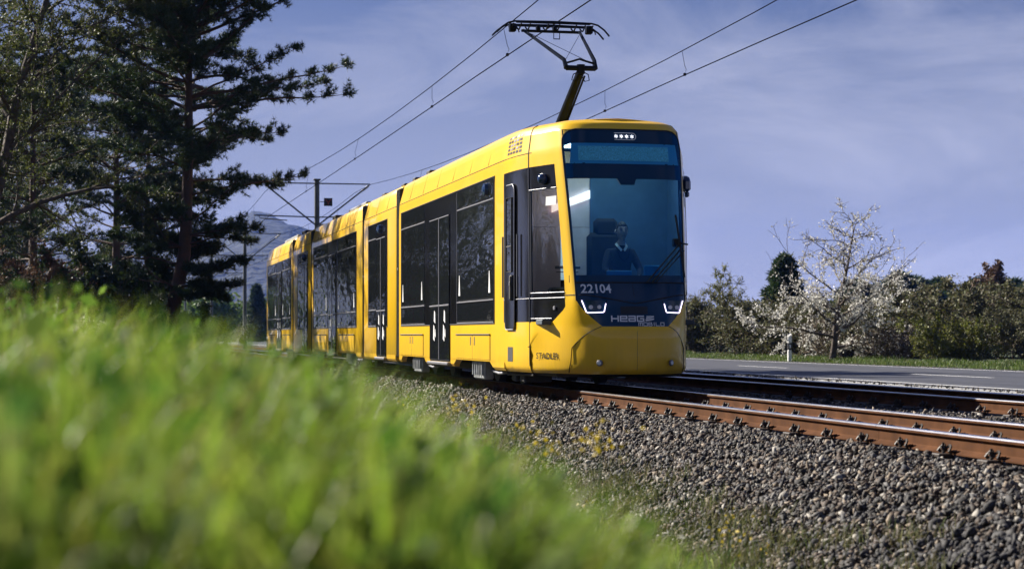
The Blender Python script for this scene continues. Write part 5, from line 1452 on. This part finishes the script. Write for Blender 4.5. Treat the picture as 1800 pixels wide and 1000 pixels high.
leaves(P_, rng.uniform(.010, .034, 9000), 'broad_leaved_weeds', WM, None, aspect=1.5)['kind'] = 'stuff'
x = np.concatenate([rng.uniform(-4.5, -.25, 22000), rng.uniform(-8, -1.2, 8000)]); y = np.concatenate([rng.uniform(-3, 12, 22000), rng.uniform(10, 26, 8000)])
k = (x < -.045 * y - .12) & ((x + 1) ** 2 + (y + .5) ** 2 > .3); x, y = x[k], y[k]
blades('bank_grass', x, y, rng.uniform(.10, .28, len(x)), rng.uniform(.003, .009, len(x)), GM, lean=.9)
# dry weeds and green tufts at the foot of the ballast
DG = mat('dry_weeds', (0.2, 0.18, 0.08), rough=0.8, island=[(0.10, 0.085, 0.04), (0.20, 0.17, 0.08), (0.09, 0.13, 0.03), (0.16, 0.15, 0.05), (0.07, 0.10, 0.03)], trans=0.3)
cx_ = np.concatenate([rng.uniform(2.4, 3.9, 300), rng.uniform(3.7, 4.6, 120)]); cy_ = rng.uniform(9.0, 34, 420)
x = np.repeat(cx_, 70) + rng.normal(size=420 * 70) * .09; y = np.repeat(cy_, 70) + rng.normal(size=420 * 70) * .09
bz = lambda x, y: np.where(x > 3.55, bed_z(x, y), ground_z(x, y))
blades('ballast_weeds', x, y, rng.uniform(.04, .20, len(x)), rng.uniform(.003, .007, len(x)), DG, lean=.9, zf=bz)

YF = mat('yellow_petals', (0.75, 0.55, 0.02), rough=0.5, trans=0.3)
PF = mat('purple_petals', (0.16, 0.02, 0.07), rough=0.6, trans=0.3)
SM = mat('green_stem', (0.08, 0.16, 0.03), rough=0.6)
def flower(x, y, h, m, label, n=26, r=.04, size=.012, group=None):
    z0 = float(bz(x, y))
    e = empty('wildflower', (x, y, z0)); tag(e, label, 'flower', group)
    b = MB(); b.tube([(0, 0, -.02), (.02, .01, h * .5), (.03, .0, h)], .0028, 4)
    lf = min(1.0, y / 9)
    for k in range(5): a = k * 2.4; c_, s_ = math.cos(a), math.sin(a); b.add([(.01, 0, h * (.2 + k * .1)), (.01 + .03 * lf * c_ - .006 * s_, .03 * lf * s_ + .006 * c_, h * (.25 + k * .1)), (.01 + .06 * lf * c_, .06 * lf * s_, h * (.28 + k * .1)), (.01 + .03 * lf * c_ + .006 * s_, .03 * lf * s_ - .006 * c_, h * (.25 + k * .1))], [(0, 1, 2, 3)])
    b.build('stem', SM, e)
    P_ = np.array([.03, 0, h]) + rng.normal(size=(n, 3)) * np.array([r, r, r * .8])
    leaves(P_, size, 'blossom', m, e, aspect=1.0)
    return e
def at(u, v_top, Z):                      # metres for a flower head seen in the photograph
    x_ = (u - 169) * Z / 3478; return x_, (Z - .21 * x_) / .9777, .724 - (v_top - 589) * Z / 3400
yl = ['yellow flower cluster against the ballast left of centre', 'yellow flower head below the tram nose', 'yellow flowers rising from the grass edge by the ballast', 'low yellow bloom beside the tall grass', 'yellow bloom among dry weeds at the bottom',
      'single small yellow flower on the ballast foot', 'single yellow flower near the dry weeds patch', 'yellow blossom clump at the bottom edge', 'yellow bloom at left of the stone slope']
for (u, v, Z, n), lb in zip(((803, 712, 8, 40), (1040, 772, 6, 60), (942, 775, 6.5, 36), (895, 745, 8, 24), (1272, 940, 8.5, 40), (1018, 884, 8.5, 10), (1331, 962, 9.5, 8), (1275, 905, 10, 10), (700, 700, 12, 20)), yl):
    x_, y_, zt = at(u, v, Z); z0 = float(bz(x_, y_)); flower(x_, y_, max(.10, zt - z0), YF, lb, n=n, r=.018 + .0005 * n)
for (u, v, Z), lb in zip(((430, 740, 2.6), (582, 745, 2.8), (300, 720, 2.2), (640, 900, 1.9)), ('dark purple blurred flower left of centre in the grass', 'dark purple blurred flower nearest the stone slope', 'purple flower deep in the left grass', 'purple flower low in the foreground grass')):
    x_, y_, zt = at(u, v, Z); z0 = float(ground_z(x_, y_)); flower(x_, y_, max(.2, zt - z0), PF, lb, n=60, r=.014, size=.012)
fx, fy = polar(16, 14, 60, R(-2), R(4)); 
for a, c in zip(fx, fy): flower(float(a), float(c), .3, YF, 'small yellow flower in the meadow left of the track', n=16, r=.04, size=.02, group='small yellow meadow flowers')

# ---------------------------------------------------------------- hill and haze
def hill():
    a = np.linspace(-.34, .36, 150); rr_ = np.linspace(1900, 3600, 36)
    A, RR = np.meshgrid(a, rr_)
    U = 169 + 3478 * np.tan(A)           # direction relative to the track
    prof = np.interp(U, [-900, -300, 0, 150, 300, 400, 440, 480, 560, 640, 760, 900, 1200], [60, 95, 120, 112, 135, 150, 172, 168, 142, 120, 96, 60, 10])
    t = (RR - 1900) / 1700
    Z_ = prof * np.where(t < .5, np.sin(math.pi * t) ** .8, 1) * 0.97
    for k in range(A.shape[0]):
        for j in range(A.shape[1]):
            Z_[k, j] *= 1 + .16 * noise.fractal(Vector((A[k, j] * 22, RR[k, j] * .0028, .5)), 1.0, 2.0, 5)
    V = np.stack([RR * np.sin(A), RR * np.cos(A), Z_ - 3], -1).reshape(-1, 3)
    i = np.arange(A.size).reshape(A.shape)
    F = np.stack([i[:-1, :-1], i[:-1, 1:], i[1:, 1:], i[1:, :-1]], -1).reshape(-1, 4)
    o = raw('hill', V, F, mat('wooded_hill', (0.010, 0.018, 0.018), rough=0.95, col2=(0.035, 0.045, 0.034), var=.3, scale=.012, detail=8, bump=1.0, bscale=.05, bdist=14))
    o.data.shade_smooth(); tag(o, kind='structure')
hill()
hz = MB(); hz.box(-3050, 3050, -450, 3700, -5, 215)
hz.f = [f for f in hz.f]
hm = bpy.data.materials.new('pale_blue_air'); hm.use_nodes = True
t = hm.node_tree; t.nodes.clear(); o_ = t.nodes.new('ShaderNodeOutputMaterial'); pv = t.nodes.new('ShaderNodeVolumePrincipled')
pv.inputs['Color'].default_value = (0.12, 0.28, 1.0, 1); pv.inputs['Density'].default_value = HAZE_D
pv.inputs['Anisotropy'].default_value = 0.0
t.links.new(pv.outputs[0], o_.inputs['Volume'])
if HAZE_D > 0: tag(hz.build('haze', hm), kind='stuff')
